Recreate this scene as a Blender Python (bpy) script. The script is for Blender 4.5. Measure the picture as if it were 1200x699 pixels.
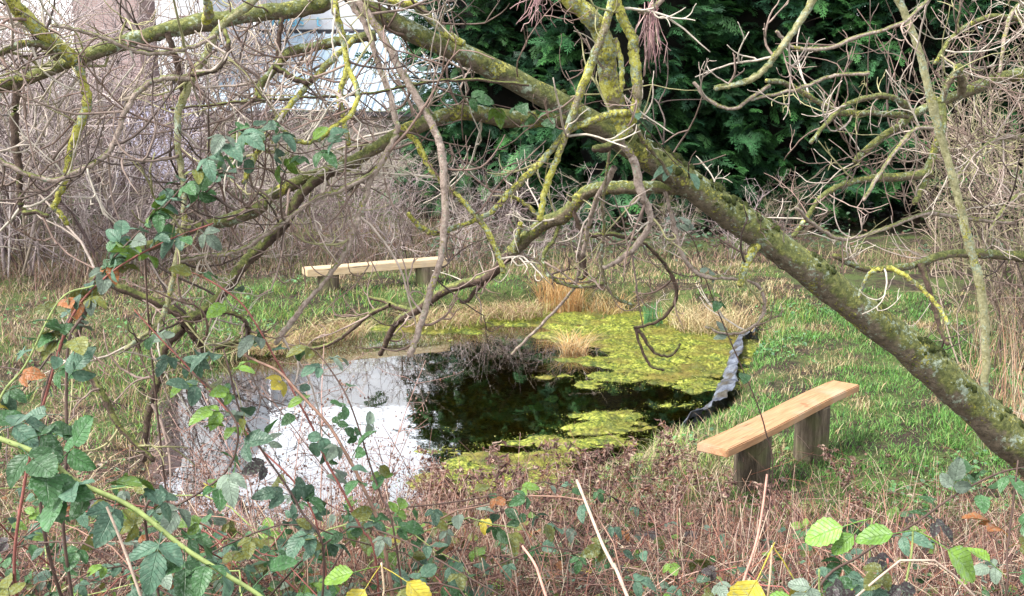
import bpy, math
import numpy as np
R = math.radians
for o in list(bpy.data.objects): bpy.data.objects.remove(o)
scn = bpy.context.scene
C = scn.collection

# ------------------------------------------------------------------ camera
F, HOR, H = 1300.0, 105.0, 2.5            # focal length (px at 1200 wide), horizon row, eye height
PITCH = math.atan((349.5-HOR)/F)
cam_d = bpy.data.cameras.new('camera'); cam = bpy.data.objects.new('camera', cam_d); C.objects.link(cam)
cam.location = (0, 0, H); cam.rotation_euler = (math.pi/2-PITCH, 0, 0)
cam_d.sensor_fit = 'HORIZONTAL'; cam_d.sensor_width = 36; cam_d.lens = 36*F/1200
cam_d.clip_start = 0.05; cam_d.clip_end = 2000
scn.camera = cam
# ------------------------------------------------------------------ sky, sun, exposure
SUN_EL, SUN_AZ = R(52), R(-120)           # azimuth measured from +Y towards +X
w = bpy.data.worlds.new('World'); scn.world = w; w.use_nodes = True
nt = w.node_tree; bg = nt.nodes['Background']
sky = nt.nodes.new('ShaderNodeTexSky'); sky.sky_type = 'NISHITA'; sky.sun_disc = False
sky.sun_elevation = SUN_EL; sky.sun_rotation = SUN_AZ; sky.dust_density = 1.0; sky.air_density = 1.0; sky.ozone_density = 1.0
hs = nt.nodes.new('ShaderNodeHueSaturation'); hs.inputs['Saturation'].default_value = 0.22
nt.links.new(sky.outputs[0], hs.inputs['Color']); nt.links.new(hs.outputs[0], bg.inputs[0]); bg.inputs[1].default_value = 0.15
sd_ = bpy.data.lights.new('sun', 'SUN'); sun = bpy.data.objects.new('sun', sd_); C.objects.link(sun)
sd_.energy = 1.9; sd_.angle = R(18); sd_.color = (1, 0.96, 0.9)
sun.rotation_euler = (math.pi/2-SUN_EL, 0, math.pi-SUN_AZ)
scn.view_settings.view_transform = 'Standard'; scn.view_settings.look = 'None'
scn.view_settings.exposure = 2.05; scn.view_settings.gamma = 1.0; scn.view_settings.use_curve_mapping = False
scn.render.engine = 'CYCLES'
scn.cycles.transparent_max_bounces = 16

# ------------------------------------------------------------------ helpers
rng = np.random.default_rng(7)
def U(a, b, n=None): return rng.uniform(a, b, n)
_cp, _sp = math.cos(PITCH), math.sin(PITCH)
def ray(px, py):
    u = (px-600)/F; v = -(py-349.5)/F
    return np.array([u, _cp+v*_sp, -_sp+v*_cp])
def at(px, py, d):
    r = ray(px, py); return np.array([0, 0, H]) + r*(d/r[1])
def onz(px, py, z):
    r = ray(px, py); return np.array([0, 0, H]) + r*((z-H)/r[2])
def smooth(a, b, x):
    t = np.clip((x-a)/(b-a), 0, 1); return t*t*(3-2*t)
def _h(i, j, k):
    n = (i*374761393 + j*668265263 + k*2147483647) & 0xffffffff
    n = ((n ^ (n >> 13))*1274126177) & 0xffffffff
    return ((n ^ (n >> 16)) & 0xffff)/65535.0
def vn(x, y, z=0.0):
    x, y, z = np.broadcast_arrays(np.asarray(x, float), np.asarray(y, float), np.asarray(z, float))
    i, j, k = [np.floor(a).astype(np.int64) for a in (x, y, z)]
    fx, fy, fz = x-i, y-j, z-k
    fx, fy, fz = [a*a*(3-2*a) for a in (fx, fy, fz)]
    r = 0
    for a in (0, 1):
        for b in (0, 1):
            for c in (0, 1):
                r = r + _h(i+a, j+b, k+c)*np.where(a, fx, 1-fx)*np.where(b, fy, 1-fy)*np.where(c, fz, 1-fz)
    return r                                            # 0..1
def fbm(x, y, z=0.0, o=3):
    s = 0; a = 0.5; t = 0
    for q in range(o):
        s = s + a*vn(np.asarray(x)*2**q+17*q, np.asarray(y)*2**q-9*q, z); t += a; a *= .5
    return s/t
def norm(a): return a/np.maximum(np.linalg.norm(a, axis=-1, keepdims=True), 1e-9)

base_of = {}
class MB:
    def __init__(s): s.V = []; s.Q = []; s.T = []; s.c = []; s.l = []; s.n = 0
    def add(s, V, Q=None, T=None, col=None, luv=None):
        V = np.asarray(V, float).reshape(-1, 3); m = len(V)
        s.V.append(V)
        if Q is not None and len(Q): s.Q.append(np.asarray(Q, np.int64).reshape(-1, 4)+s.n)
        if T is not None and len(T): s.T.append(np.asarray(T, np.int64).reshape(-1, 3)+s.n)
        cc = np.ones((m, 4)); cc[:, :3] = (0.5 if col is None else np.asarray(col, float).reshape(-1, 3))
        s.c.append(cc)
        s.l.append(np.zeros((m, 3)) if luv is None else luv)
        s.n += m; return s
    def build(s, name, mat, parent=None, smooth=True, base=None):
        V = np.concatenate(s.V)
        if parent is not None: V = V - base_of[parent.name]
        elif base is not None: V = V - base
        me = bpy.data.meshes.new(name)
        q = np.concatenate(s.Q) if s.Q else np.zeros((0, 4), np.int64)
        t = np.concatenate(s.T) if s.T else np.zeros((0, 3), np.int64)
        me.vertices.add(len(V)); me.vertices.foreach_set('co', V.ravel().astype(np.float32))
        nl = q.size+t.size; me.loops.add(nl); me.polygons.add(len(q)+len(t))
        me.loops.foreach_set('vertex_index', np.concatenate([q.ravel(), t.ravel()]).astype(np.int32))
        st = np.concatenate([np.arange(len(q))*4, q.size+np.arange(len(t))*3])
        me.polygons.foreach_set('loop_start', st.astype(np.int32))
        me.polygons.foreach_set('use_smooth', np.full(len(st), smooth))
        me.update(calc_edges=True); me.validate()
        a = me.attributes.new('col', 'FLOAT_COLOR', 'POINT'); a.data.foreach_set('color', np.concatenate(s.c).ravel().astype(np.float32))
        L = np.concatenate(s.l)
        if L.any():
            a = me.attributes.new('luv', 'FLOAT_VECTOR', 'POINT'); a.data.foreach_set('vector', L.ravel().astype(np.float32))
        me.materials.append(mat)
        return link(name, me, parent, base)
def link(name, me, parent=None, base=None):
    o = bpy.data.objects.new(name, me); C.objects.link(o)
    if parent is not None: o.parent = parent; base_of[o.name] = base_of[parent.name]
    elif base is not None: o.location = base; base_of[o.name] = np.array(base, float)
    else: base_of[o.name] = np.zeros(3)
    return o
def tag(o, label=None, cat=None, group=None, kind=None):
    if label: o['label'] = label
    if cat: o['category'] = cat
    if group: o['group'] = group
    if kind: o['kind'] = kind
    return o
def thing(name, label, cat, loc, group=None):
    o = bpy.data.objects.new(name, None); C.objects.link(o); o.empty_display_size = 0.1
    o.location = loc; base_of[o.name] = np.array(loc, float)
    return tag(o, label, cat, group)
def copy_tree(o, parent=None):
    c = o.copy(); C.objects.link(c); c.parent = parent
    for ch in o.children: copy_tree(ch, c)
    return c

def catmull(P, n=8):
    P = np.asarray(P, float); k = len(P)
    Q = np.vstack([2*P[0]-P[1], P, 2*P[-1]-P[-2]])
    out = []
    for i in range(k-1):
        t = np.linspace(0, 1, n, endpoint=False)[:, None]
        a, b, c, d = Q[i], Q[i+1], Q[i+2], Q[i+3]
        out.append(.5*((2*b)+(-a+c)*t+(2*a-5*b+4*c-d)*t*t+(-a+3*b-3*c+d)*t**3))
    out.append(P[-1:]); return np.vstack(out)
def tubes(P, r, sides=4, cap=True, rough=0.0, phase=0.0):
    """P (N,S,3) paths, r (N,S) radii -> verts, quads, tris"""
    P = np.asarray(P, float); r = np.asarray(r, float)
    N, S, _ = P.shape
    T = norm(np.gradient(P, axis=1))
    ref = np.where(np.abs(T.mean(1, keepdims=True)[..., 2:]) > .85, np.array([[[1., 0.13, 0]]]), np.array([[[0.07, 0, 1.]]]))
    n1 = norm(np.cross(T, ref)); n2 = np.cross(T, n1)
    a = np.linspace(0, 2*np.pi, sides, endpoint=False)+phase
    ring = n1[:, :, None]*np.cos(a)[:, None]+n2[:, :, None]*np.sin(a)[:, None]
    rr = r[:, :, None, None]
    V = P[:, :, None]+ring*rr
    if rough:
        q = V.reshape(-1, 3)
        nz = (vn(q[:, 0]*9, q[:, 1]*9, q[:, 2]*9)-.5)+.6*(vn(q[:, 0]*23, q[:, 1]*23, q[:, 2]*23)-.5)
        V = V+ring*rr*(nz.reshape(N, S, sides, 1)*rough*2)
    idx = np.arange(N*S*sides).reshape(N, S, sides)
    i0 = idx[:, :-1]; i1 = idx[:, 1:]
    Q = np.stack([i0, np.roll(i0, -1, 2), np.roll(i1, -1, 2), i1], -1).reshape(-1, 4)
    Tr = None; V = V.reshape(-1, 3)
    if cap:
        tip = (P[:, -1]+T[:, -1]*r[:, -1:]*.6); ti = len(V)+np.arange(N); V = np.vstack([V, tip])
        e = idx[:, -1]
        Tr = np.stack([e, np.roll(e, -1, 1), np.broadcast_to(ti[:, None], e.shape)], -1).reshape(-1, 3)
    return V, Q, Tr
def addtubes(mb, P, r, sides=4, col=None, cap=True, rough=0.0):
    P = np.asarray(P); V, Q, T = tubes(P, r, sides, cap, rough)
    N, S = P.shape[:2]
    if col is not None:
        col = np.asarray(col, float)
        if col.ndim == 2:
            c = np.repeat(col, S*sides, 0)
            if cap: c = np.vstack([c, col])
            col = c
        else: col = np.tile(col, (len(V), 1))
    mb.add(V, Q, T, col)
def ribbons(mb, P, w, side, col=None):
    """flat blades: P (N,S,3), w (N,S) half widths, side (N,3)"""
    N, S, _ = P.shape
    V = np.stack([P-side[:, None]*w[..., None], P+side[:, None]*w[..., None]], 2)
    idx = np.arange(N*S*2).reshape(N, S, 2)
    Q = np.stack([idx[:, :-1, 0], idx[:, :-1, 1], idx[:, 1:, 1], idx[:, 1:, 0]], -1).reshape(-1, 4)
    if col is not None and col.ndim == 2: col = np.repeat(col, S*2, 0)
    mb.add(V.reshape(-1, 3), Q, None, col)
def blades(mb, base, L, wid, lean, col, S=3, bend=1.0):
    N = len(base); th = U(0, 2*np.pi, N); d = np.stack([np.cos(th), np.sin(th), np.zeros(N)], 1)
    t = np.linspace(0, 1, S)[None, :, None]; Ls = L[:, None, None]; ln = lean[:, None, None]
    P = base[:, None]+np.array([0, 0, 1.])*Ls*(t-ln*.45*bend*t**2)+d[:, None]*Ls*ln*(t*.35+.65*t**2)
    wv = wid[:, None]*np.linspace(1, .12, S)[None]
    ph = th+U(-.9, .9, N)+np.pi/2
    ribbons(mb, P, wv, np.stack([np.cos(ph), np.sin(ph), np.zeros(N)], 1), col)
def frames(f, u):
    f = norm(f); x = norm(np.cross(f, u)); z = np.cross(x, f); return np.stack([x, f, z], -1)
def stamp(mb, proto, M, pos, col, scale, vf=None):
    V, T, luv = proto; N = len(pos); K = len(V)
    W = np.einsum('nij,kj->nki', M, V)*np.asarray(scale).reshape(-1, 1, 1)+pos[:, None]
    Ti = (T[None]+(np.arange(N)*K)[:, None, None]).reshape(-1, 3)
    mb.add(W.reshape(-1, 3), None, Ti, np.repeat(col, K, 0) if vf is None else (col[:, None]*vf[None, :, None]).reshape(-1, 3), None if luv is None else np.tile(luv, (N, 1)))
def pick(cols, n, p=None, jit=.18):
    c = np.array(cols, float)[rng.choice(len(cols), n, p=p)]
    return c*U(1-jit, 1+jit, (n, 1))*U(.94, 1.06, (n, 3))
def box(mb, lo, hi, col=None):
    (x0, y0, z0), (x1, y1, z1) = lo, hi
    V = [(x0, y0, z0), (x1, y0, z0), (x1, y1, z0), (x0, y1, z0), (x0, y0, z1), (x1, y0, z1), (x1, y1, z1), (x0, y1, z1)]
    mb.add(V, [(0, 3, 2, 1), (4, 5, 6, 7), (0, 1, 5, 4), (1, 2, 6, 5), (2, 3, 7, 6), (3, 0, 4, 7)], None, col); return mb

# ------------------------------------------------------------------ materials
def mat(name):
    m = bpy.data.materials.new(name); m.use_nodes = True; n = m.node_tree
    b = n.nodes['Principled BSDF']; b.inputs['Specular IOR Level'].default_value = .3
    return m, n, b
def N_(n, t, **k):
    x = n.nodes.new(t)
    for a, v in k.items(): setattr(x, a, v)
    return x
def noise(n, scale, detail=4, co=None, rough=.6):
    x = N_(n, 'ShaderNodeTexNoise'); x.inputs['Scale'].default_value = scale; x.inputs['Detail'].default_value = detail; x.inputs['Roughness'].default_value = rough
    if co is not None: n.links.new(co, x.inputs['Vector'])
    return x.outputs['Fac']
def ramp(n, fac, stops, interp='LINEAR'):
    x = N_(n, 'ShaderNodeValToRGB'); x.color_ramp.interpolation = interp; e = x.color_ramp.elements
    while len(e) < len(stops): e.new(.5)
    for q, (p, c) in zip(e, stops):
        q.position = p; q.color = (*c, 1) if not np.isscalar(c) else (c, c, c, 1)
    n.links.new(fac, x.inputs[0]); return x.outputs[0]
def mix(n, fac, a, b, blend='MIX'):
    x = N_(n, 'ShaderNodeMix', data_type='RGBA', blend_type=blend)
    for i, v in ((0, fac), (6, a), (7, b)):
        if hasattr(v, 'is_linked'): n.links.new(v, x.inputs[i])
        elif i == 0: x.inputs[0].default_value = v
        else: x.inputs[i].default_value = (*v, 1)
    return x.outputs[2]
def math_(n, op, a, b=None, clamp=False):
    x = N_(n, 'ShaderNodeMath', operation=op); x.use_clamp = clamp
    for i, v in ((0, a), (1, b)):
        if v is None: continue
        if hasattr(v, 'is_linked'): n.links.new(v, x.inputs[i])
        else: x.inputs[i].default_value = v
    return x.outputs[0]
def bump(n, b, hgt, s=.5, d=.01):
    x = N_(n, 'ShaderNodeBump'); x.inputs['Strength'].default_value = s; x.inputs['Distance'].default_value = d
    n.links.new(hgt, x.inputs['Height']); n.links.new(x.outputs[0], b.inputs['Normal']); return x
def attr(n, name): return N_(n, 'ShaderNodeAttribute', attribute_name=name)
def ocoord(n): return N_(n, 'ShaderNodeTexCoord').outputs['Object']

def leaf_mat(name, rough=.45, trans=.25, veins=False, tint=None):
    m, n, b = mat(name); a = attr(n, 'col').outputs['Color']
    co = ocoord(n)
    c = mix(n, 1.0, a, ramp(n, noise(n, 60 if veins else 14, 3, co), [(.3, .72), (.7, 1.25)]), 'MULTIPLY')
    if veins:
        l = attr(n, 'luv'); sx = N_(n, 'ShaderNodeSeparateXYZ'); n.links.new(l.outputs['Vector'], sx.inputs[0])
        ab = math_(n, 'ABSOLUTE', sx.outputs[0])
        ph = math_(n, 'SUBTRACT', sx.outputs[1], math_(n, 'MULTIPLY', ab, .22))
        fr = math_(n, 'ABSOLUTE', math_(n, 'SUBTRACT', math_(n, 'FRACT', math_(n, 'MULTIPLY', ph, 8.)), .5))
        ve = ramp(n, fr, [(.0, 1.), (.09, 0.)]); mid = ramp(n, ab, [(0, 1.), (.07, 0.)])
        vv = math_(n, 'MAXIMUM', ve, mid)
        c = mix(n, math_(n, 'MULTIPLY', vv, .22), c, mix(n, .12, mix(n, 1., a, (.45, .5, .45), 'MULTIPLY'), (.20, .25, .12)))
        # pale grey-green mottling and brown spots of winter leaves
        c = mix(n, ramp(n, noise(n, 130, 2, co), [(.52, 0.), (.66, .45)]), c, (.20, .27, .19))
        c = mix(n, ramp(n, noise(n, 37, 3, co), [(.66, 0.), (.74, .6)]), c, (.10, .055, .03))
        hh = math_(n, 'ADD', math_(n, 'MULTIPLY', vv, -.6), math_(n, 'MULTIPLY', noise(n, 90, 2, co), .8))
        bump(n, b, hh, .7, .004)
    n.links.new(c, b.inputs['Base Color']); b.inputs['Roughness'].default_value = rough
    t = N_(n, 'ShaderNodeBsdfTranslucent'); n.links.new(c, t.inputs[0])
    ms = N_(n, 'ShaderNodeMixShader'); ms.inputs[0].default_value = trans
    n.links.new(b.outputs[0], ms.inputs[1]); n.links.new(t.outputs[0], ms.inputs[2])
    n.links.new(ms.outputs[0], n.nodes['Material Output'].inputs[0]); return m
def bark_mat(name, dark, light, moss=0., yel=0., grey=0., sc=1., bmp=.6, grn=(.105, .125, .032)):
    m, n, b = mat(name); co = ocoord(n); g = N_(n, 'ShaderNodeNewGeometry')
    sx = N_(n, 'ShaderNodeSeparateXYZ'); n.links.new(g.outputs['Normal'], sx.inputs[0])
    n1 = noise(n, 45*sc, 7, co, .7); n2 = noise(n, 14*sc, 6, co, .7); n3 = noise(n, 60*sc, 5, co, .7)
    c = ramp(n, n1, [(.34, dark), (.5, tuple((p+q)/2 for p, q in zip(dark, light))), (.66, light)])
    if moss:
        f = math_(n, 'ADD', math_(n, 'MULTIPLY', sx.outputs[2], .40), n2)
        fm = ramp(n, f, [(.66-.3*moss, 0.), (.80-.3*moss, 1.)])
        c = mix(n, math_(n, 'MULTIPLY', fm, .88), c, ramp(n, n3, [(.32, tuple(.35*q for q in grn)), (.5, grn), (.68, (.25, .25, .07))]))
    hl = None
    if yel:
        f = math_(n, 'ADD', math_(n, 'MULTIPLY', noise(n, 85*sc, 5, co, .75), .62), math_(n, 'MULTIPLY', noise(n, 11*sc, 3, co), .48))
        hl = ramp(n, f, [(.72-.25*yel, 0.), (.75-.25*yel, 1.)])
        c = mix(n, hl, c, ramp(n, n3, [(.35, (.20, .19, .02)), (.5, (.35, .33, .06)), (.65, (.48, .46, .15))]))
    if grey:
        f = math_(n, 'ADD', math_(n, 'MULTIPLY', noise(n, 70*sc, 5, co, .7), .6), math_(n, 'MULTIPLY', noise(n, 13*sc, 3, co), .45))
        c = mix(n, ramp(n, f, [(.70-.25*grey, 0.), (.74-.25*grey, .9)]), c, ramp(n, n3, [(.35, (.15, .19, .13)), (.65, (.40, .45, .35))]))
    n.links.new(c, b.inputs['Base Color']); b.inputs['Roughness'].default_value = .85
    hh = math_(n, 'ADD', math_(n, 'MULTIPLY', n2, 1.2), math_(n, 'MULTIPLY', noise(n, 110*sc, 5, co, .7), .6))
    if hl is not None: hh = math_(n, 'ADD', hh, math_(n, 'MULTIPLY', hl, .35))
    bump(n, b, hh, min(1., bmp+.2), .012/sc)
    return m
def stem_mat(name, rough=.7):
    m, n, b = mat(name); a = attr(n, 'col').outputs['Color']; co = ocoord(n)
    c = mix(n, 1.0, a, ramp(n, noise(n, 35, 4, co), [(.3, .65), (.7, 1.3)]), 'MULTIPLY')
    n.links.new(c, b.inputs['Base Color']); b.inputs['Roughness'].default_value = rough
    bump(n, b, noise(n, 120, 3, co), .4, .002); return m

M_leaf = leaf_mat('bramble_leaf', .46, .2, True)
M_fol = leaf_mat('small_foliage', .5, .25)
M_dry = leaf_mat('dry_foliage', .8, .2)
M_con = leaf_mat('conifer_foliage', .55, .15)
M_stem = stem_mat('stems')
M_trunk = bark_mat('mossy_trunk_bark', (.06, .046, .03), (.21, .165, .115), 1.15, .44, .5, .9, 1.)
M_limb = bark_mat('mossy_limb_bark', (.07, .053, .032), (.20, .155, .105), .78, .48, .48, 1., .8)
M_lich = bark_mat('lichen_bark', (.13, .10, .06), (.30, .25, .17), .5, .86, .6, 1.2, .9)
M_pale = bark_mat('pale_twig_bark', (.17, .12, .095), (.42, .335, .285), .12, .36, .34, 1.5, .8)
M_dark = bark_mat('dark_limb_bark', (.035, .022, .017), (.115, .075, .055), .35, .12, .18, 1.2, .7)
M_green = bark_mat('green_shoot_bark', (.18, .17, .08), (.38, .35, .2), .25, .42, .55, 1.3, .8)

# ------------------------------------------------------------------ pond outline and ground
ZW = -0.06
def zpoly(pts, z=ZW): return np.array([onz(x, y, z)[:2] for x, y in pts])
POND = catmull(np.vstack([(lambda P: np.vstack([P, P[:1]]))(zpoly(
    [(196, 462), (240, 436), (300, 418), (352, 408), (400, 394), (470, 384), (560, 374), (650, 367), (720, 366), (800, 374), (858, 384), (886, 392),
     (872, 415), (858, 445), (842, 478), (800, 500), (755, 520), (715, 545), (640, 575), (560, 590), (470, 600), (350, 618), (250, 620), (190, 560)]))]), 4)[:-1]
def sdf(P, poly):
    P = np.asarray(P, float); a = poly; b = np.roll(poly, -1, 0)
    d = np.full(len(P), 1e9); inside = np.zeros(len(P), bool)
    for p, q in zip(a, b):
        e = q-p; v = P-p; t = np.clip((v@e)/(e@e), 0, 1); d = np.minimum(d, np.linalg.norm(v-t[:, None]*e, axis=1))
        c = ((p[1] > P[:, 1]) != (q[1] > P[:, 1])); xx = (q[0]-p[0])*(P[:, 1]-p[1])/(q[1]-p[1]+1e-12)+p[0]
        inside ^= c & (P[:, 0] < xx)
    return np.where(inside, -d, d)
def pond_sd(x, y): return sdf(np.stack([x, y], 1), POND)
def ground_z(x, y, s=None):
    x = np.asarray(x, float); y = np.asarray(y, float)
    if s is None: s = pond_sd(x, y)
    z = .92*(1-smooth(2.3, 6.0, y)) + .12*smooth(11.5, 13.0, y) + .05*(fbm(x*.9, y*.9)-.5)+.05*(vn(x*3.1, y*3.1)-.5)*smooth(.1, .5, s)
    lip = .05+.05*smooth(9, 11, y)
    z = np.where(s < 0, -.09-.55*smooth(0, 1.3, -s), -.09+(np.maximum(z, 0)+lip+.09)*smooth(0, .38, s))
    return z
def gz(x, y): return float(ground_z(np.array([x]), np.array([y]))[0])
def grid_mesh(xs, ys, zf):
    X, Y = np.meshgrid(xs, ys); z = zf(X.ravel(), Y.ravel()); V = np.stack([X.ravel(), Y.ravel(), z], 1)
    nx, ny = len(xs), len(ys); i = np.arange(nx*ny).reshape(ny, nx)
    return V, np.stack([i[:-1, :-1], i[:-1, 1:], i[1:, 1:], i[1:, :-1]], -1).reshape(-1, 4)
xs = np.concatenate([[-400, -150, -60, -30, -18, -13, -10, -8.5], np.arange(-7.5, 6.51, .075), [7, 8, 10, 13, 18, 30, 60, 150, 400]])
ys = np.concatenate([[-100, -30, -10, -4, -1.5], np.arange(0, 16.01, .075), [17, 18.5, 20, 22, 25, 30, 40, 60, 120, 300, 700]])
V, Q = grid_mesh(xs, ys, ground_z)
gm, n, b = mat('bank_soil'); co = ocoord(n)
s1 = ramp(n, noise(n, 18, 6, co), [(.3, (.010, .007, .005)), (.52, (.035, .023, .015)), (.72, (.10, .066, .042))])
s2 = ramp(n, noise(n, 40, 5, co), [(.3, (.03, .055, .012)), (.7, (.11, .16, .035))])
c = mix(n, ramp(n, noise(n, 2.2, 4, co), [(.42, 0.), (.6, .75)]), s1, s2)
n.links.new(c, b.inputs['Base Color']); b.inputs['Roughness'].default_value = .95
bump(n, b, noise(n, 45, 6, co), 1., .03)
tag(MB().add(V, Q).build('ground', gm), kind='structure')

# silted bed of the lined pond
V, Q = grid_mesh(np.arange(-4.2, 3.4, .1), np.arange(5.2, 13.2, .1), lambda x, y: ground_z(x, y)+.015)
kb = pond_sd(V[:, 0], V[:, 1]) < -.03; Q = Q[kb[Q].all(1)]; ub = np.unique(Q); mpb = np.full(len(V), -1); mpb[ub] = np.arange(len(ub))
bdm, n, b = mat('pond_silt'); n.links.new(ramp(n, noise(n, 6, 5, ocoord(n)), [(.3, (.006, .006, .004)), (.7, (.03, .024, .012))]), b.inputs['Base Color']); b.inputs['Roughness'].default_value = .9
tag(MB().add(V[ub], mpb[Q]).build('pond_bed', bdm), kind='structure')
# water
wm = bpy.data.materials.new('pond_water'); wm.use_nodes = True; n = wm.node_tree; n.nodes.remove(n.nodes['Principled BSDF'])
tr = N_(n, 'ShaderNodeBsdfTransparent'); tr.inputs[0].default_value = (.74, .66, .40, 1)
gl = N_(n, 'ShaderNodeBsdfGlossy'); gl.inputs['Roughness'].default_value = .015
fz = N_(n, 'ShaderNodeFresnel'); fz.inputs[0].default_value = 1.9
bp = N_(n, 'ShaderNodeBump'); bp.inputs['Strength'].default_value = .05; bp.inputs['Distance'].default_value = .01
n.links.new(noise(n, 3.5, 3, ocoord(n)), bp.inputs['Height'])
for q in (gl, fz): n.links.new(bp.outputs[0], q.inputs['Normal'])
ms = N_(n, 'ShaderNodeMixShader'); n.links.new(math_(n, 'MULTIPLY', fz.outputs[0], 2.5, True), ms.inputs[0]); n.links.new(tr.outputs[0], ms.inputs[1]); n.links.new(gl.outputs[0], ms.inputs[2])
n.links.new(ms.outputs[0], n.nodes['Material Output'].inputs[0])
pc = POND.mean(0); wp = pc+(POND-pc)*1.04
Vw = np.column_stack([wp, np.full(len(wp), ZW)]); Vw = np.vstack([Vw, [[*pc, ZW]]]); k = len(wp)
tag(MB().add(Vw, None, [((i+1) % k, i, k) for i in range(k)]).build('pond_water', wm, smooth=False), kind='structure')

# algae and moss mats floating at / just under the surface
SCUM = zpoly([(330, 415), (385, 384), (480, 366), (530, 380), (520, 405), (470, 418), (420, 435), (350, 440)])
ALG = [catmull(np.vstack([zpoly(p), zpoly(p)[:1]]), 3)[:-1] for p in (
    [(385, 380), (480, 362), (700, 358), (885, 385), (866, 440), (815, 452), (745, 447), (690, 432), (640, 410), (600, 384), (540, 392), (490, 394), (440, 390)],
    [(520, 524), (600, 514), (655, 508), (705, 492), (742, 474), (800, 452), (838, 440), (852, 452), (838, 478), (800, 505), (740, 535), (690, 570), (600, 600), (500, 600), (505, 555)],
    [(660, 480), (740, 432), (800, 425), (862, 432), (840, 478), (760, 480)])]
def alg_h(x, y):
    P = np.stack([x, y], 1); s = np.minimum(sdf(P, ALG[0]), sdf(P, ALG[1])); s3 = sdf(P, ALG[2])
    # long, streaky drifts
    nz = fbm(x*1.6, y*3.4, 3., 4)-.5; n2 = fbm(x*7, y*11, 9., 3)-.5
    n3 = fbm(x*24, y*30, 2., 2)-.5
    s = s+.22*n2+.10*n3
    h = -s*.13+nz*.24+n2*.06+n3*.03-.01
    h = np.minimum(h, .018+n2*.07+n3*.05)
    sub = -.032-.55*np.maximum(s3, -.04)+nz*.16+n2*.06
    return ZW+np.maximum(np.maximum(h, -.3), np.minimum(sub, -.006))
xa = np.arange(-3.8, 3.2, .03); ya = np.arange(5.6, 12.9, .03)
V, Q = grid_mesh(xa, ya, alg_h)
keep = (pond_sd(V[:, 0], V[:, 1]) < .12) & (V[:, 2] > ZW-.28); Q = Q[keep[Q].all(1)]
used = np.unique(Q); mp = np.full(len(V), -1); mp[used] = np.arange(len(used))
am, n, b = mat('algae'); co = ocoord(n)
a1 = ramp(n, noise(n, 28, 6, co, .7), [(.36, (.015, .025, .004)), (.45, (.075, .10, .012)), (.54, (.20, .22, .025)), (.66, (.38, .38, .09))])
a2 = ramp(n, noise(n, 9, 5, co), [(.3, (.05, .03, .008)), (.7, (.19, .15, .03))])
c = mix(n, ramp(n, noise(n, 2.1, 3, co), [(.44, 0.), (.64, .85)]), a1, a2)
c = mix(n, ramp(n, noise(n, 4.7, 4, co), [(.5, 0.), (.66, .7)]), c, (.035, .055, .012))
n.links.new(c, b.inputs['Base Color']); b.inputs['Roughness'].default_value = .55
bump(n, b, noise(n, 70, 5, co), .9, .012)
tag(MB().add(V[used], mp[Q]).build('algae_mat', am), 'yellow-green algae and moss mats floating along the edges of the pond', 'algae', kind='stuff')
# little floating leaves of duckweed and fallen leaf crumbs
nf = 130000
x = U(-3.6, 3.0, nf); y = U(5.8, 12.4, nf); hh = alg_h(x, y); s = pond_sd(x, y)
scum = sdf(np.stack([x, y], 1), SCUM) < -.25*(fbm(x*2, y*4, 1.)-.62)
ok = (s < .03) & ((hh > ZW-.012+U(-.02, .03, nf)) | scum); x, y, hh, scum = x[ok], y[ok], hh[ok], scum[ok]
nf = len(x); a = U(0, 6.28, nf); rr = U(.003, .009, nf)*np.where(scum & (hh < ZW-.02), .6, 1)
z = np.maximum(hh, ZW)+U(.002, .008, nf)
cs = np.array([[1, 0], [0, .6], [-1, 0], [0, -.6]])
Vx = np.stack([x[:, None]+rr[:, None]*(np.cos(a)[:, None]*cs[:, 0]-np.sin(a)[:, None]*cs[:, 1]), y[:, None]+rr[:, None]*(np.sin(a)[:, None]*cs[:, 0]+np.cos(a)[:, None]*cs[:, 1]), z[:, None]+rr[:, None]*U(-.35, .35, (nf, 4))], -1)
dwc = np.where((scum & (hh < ZW-.02))[:, None], pick([(.36, .37, .25), (.28, .30, .14), (.42, .42, .33), (.2, .21, .08)], nf), pick([(.19, .21, .025), (.09, .125, .015), (.34, .34, .12), (.04, .06, .012), (.13, .085, .03)], nf, [.3, .28, .08, .22, .12]))
tag(MB().add(Vx.reshape(-1, 3), np.arange(nf*4).reshape(-1, 4), None, np.repeat(dwc, 4, 0)).build('duckweed', M_fol, smooth=False),
    'tiny yellow-green floating duckweed leaves on the pond edges', 'duckweed', kind='stuff')

# crumpled liner showing at the right-hand edge
lm, n, b = mat('pond_liner'); co = ocoord(n)
n.links.new(ramp(n, noise(n, 9, 4, co), [(.35, (.03, .032, .05)), (.5, (.09, .10, .125)), (.7, (.17, .19, .225))]), b.inputs['Base Color']); b.inputs['Roughness'].default_value = .35
n.links.new(mix(n, ramp(n, noise(n, 6, 4, co), [(.48, 0.), (.62, .8)]), b.inputs['Base Color'].links[0].from_socket, (.055, .045, .025)), b.inputs['Base Color'])
bump(n, b, noise(n, 30, 4, co), .5, .02)
lp = catmull(zpoly([(890, 390), (868, 400), (858, 425), (850, 452), (836, 478), (800, 502)]), 22)
nl = len(lp); tn = norm(np.gradient(lp, axis=0)); nn = np.stack([-tn[:, 1], tn[:, 0]], 1)
nn *= np.sign((nn*(pc-lp)).sum(1))[:, None]
W = 13; tt = np.linspace(-1, 1, W)
wid = (.018+.042*fbm(np.arange(nl)*.13, 3.)**1.3)*np.sin(np.clip(np.arange(nl)/nl, .04, .96)*np.pi)**.4
PX = lp[:, None]+nn[:, None]*(np.where(tt < 0, 2.6*tt, tt)[None, :, None]*wid[:, None, None])+nn[:, None]*.015
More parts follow.
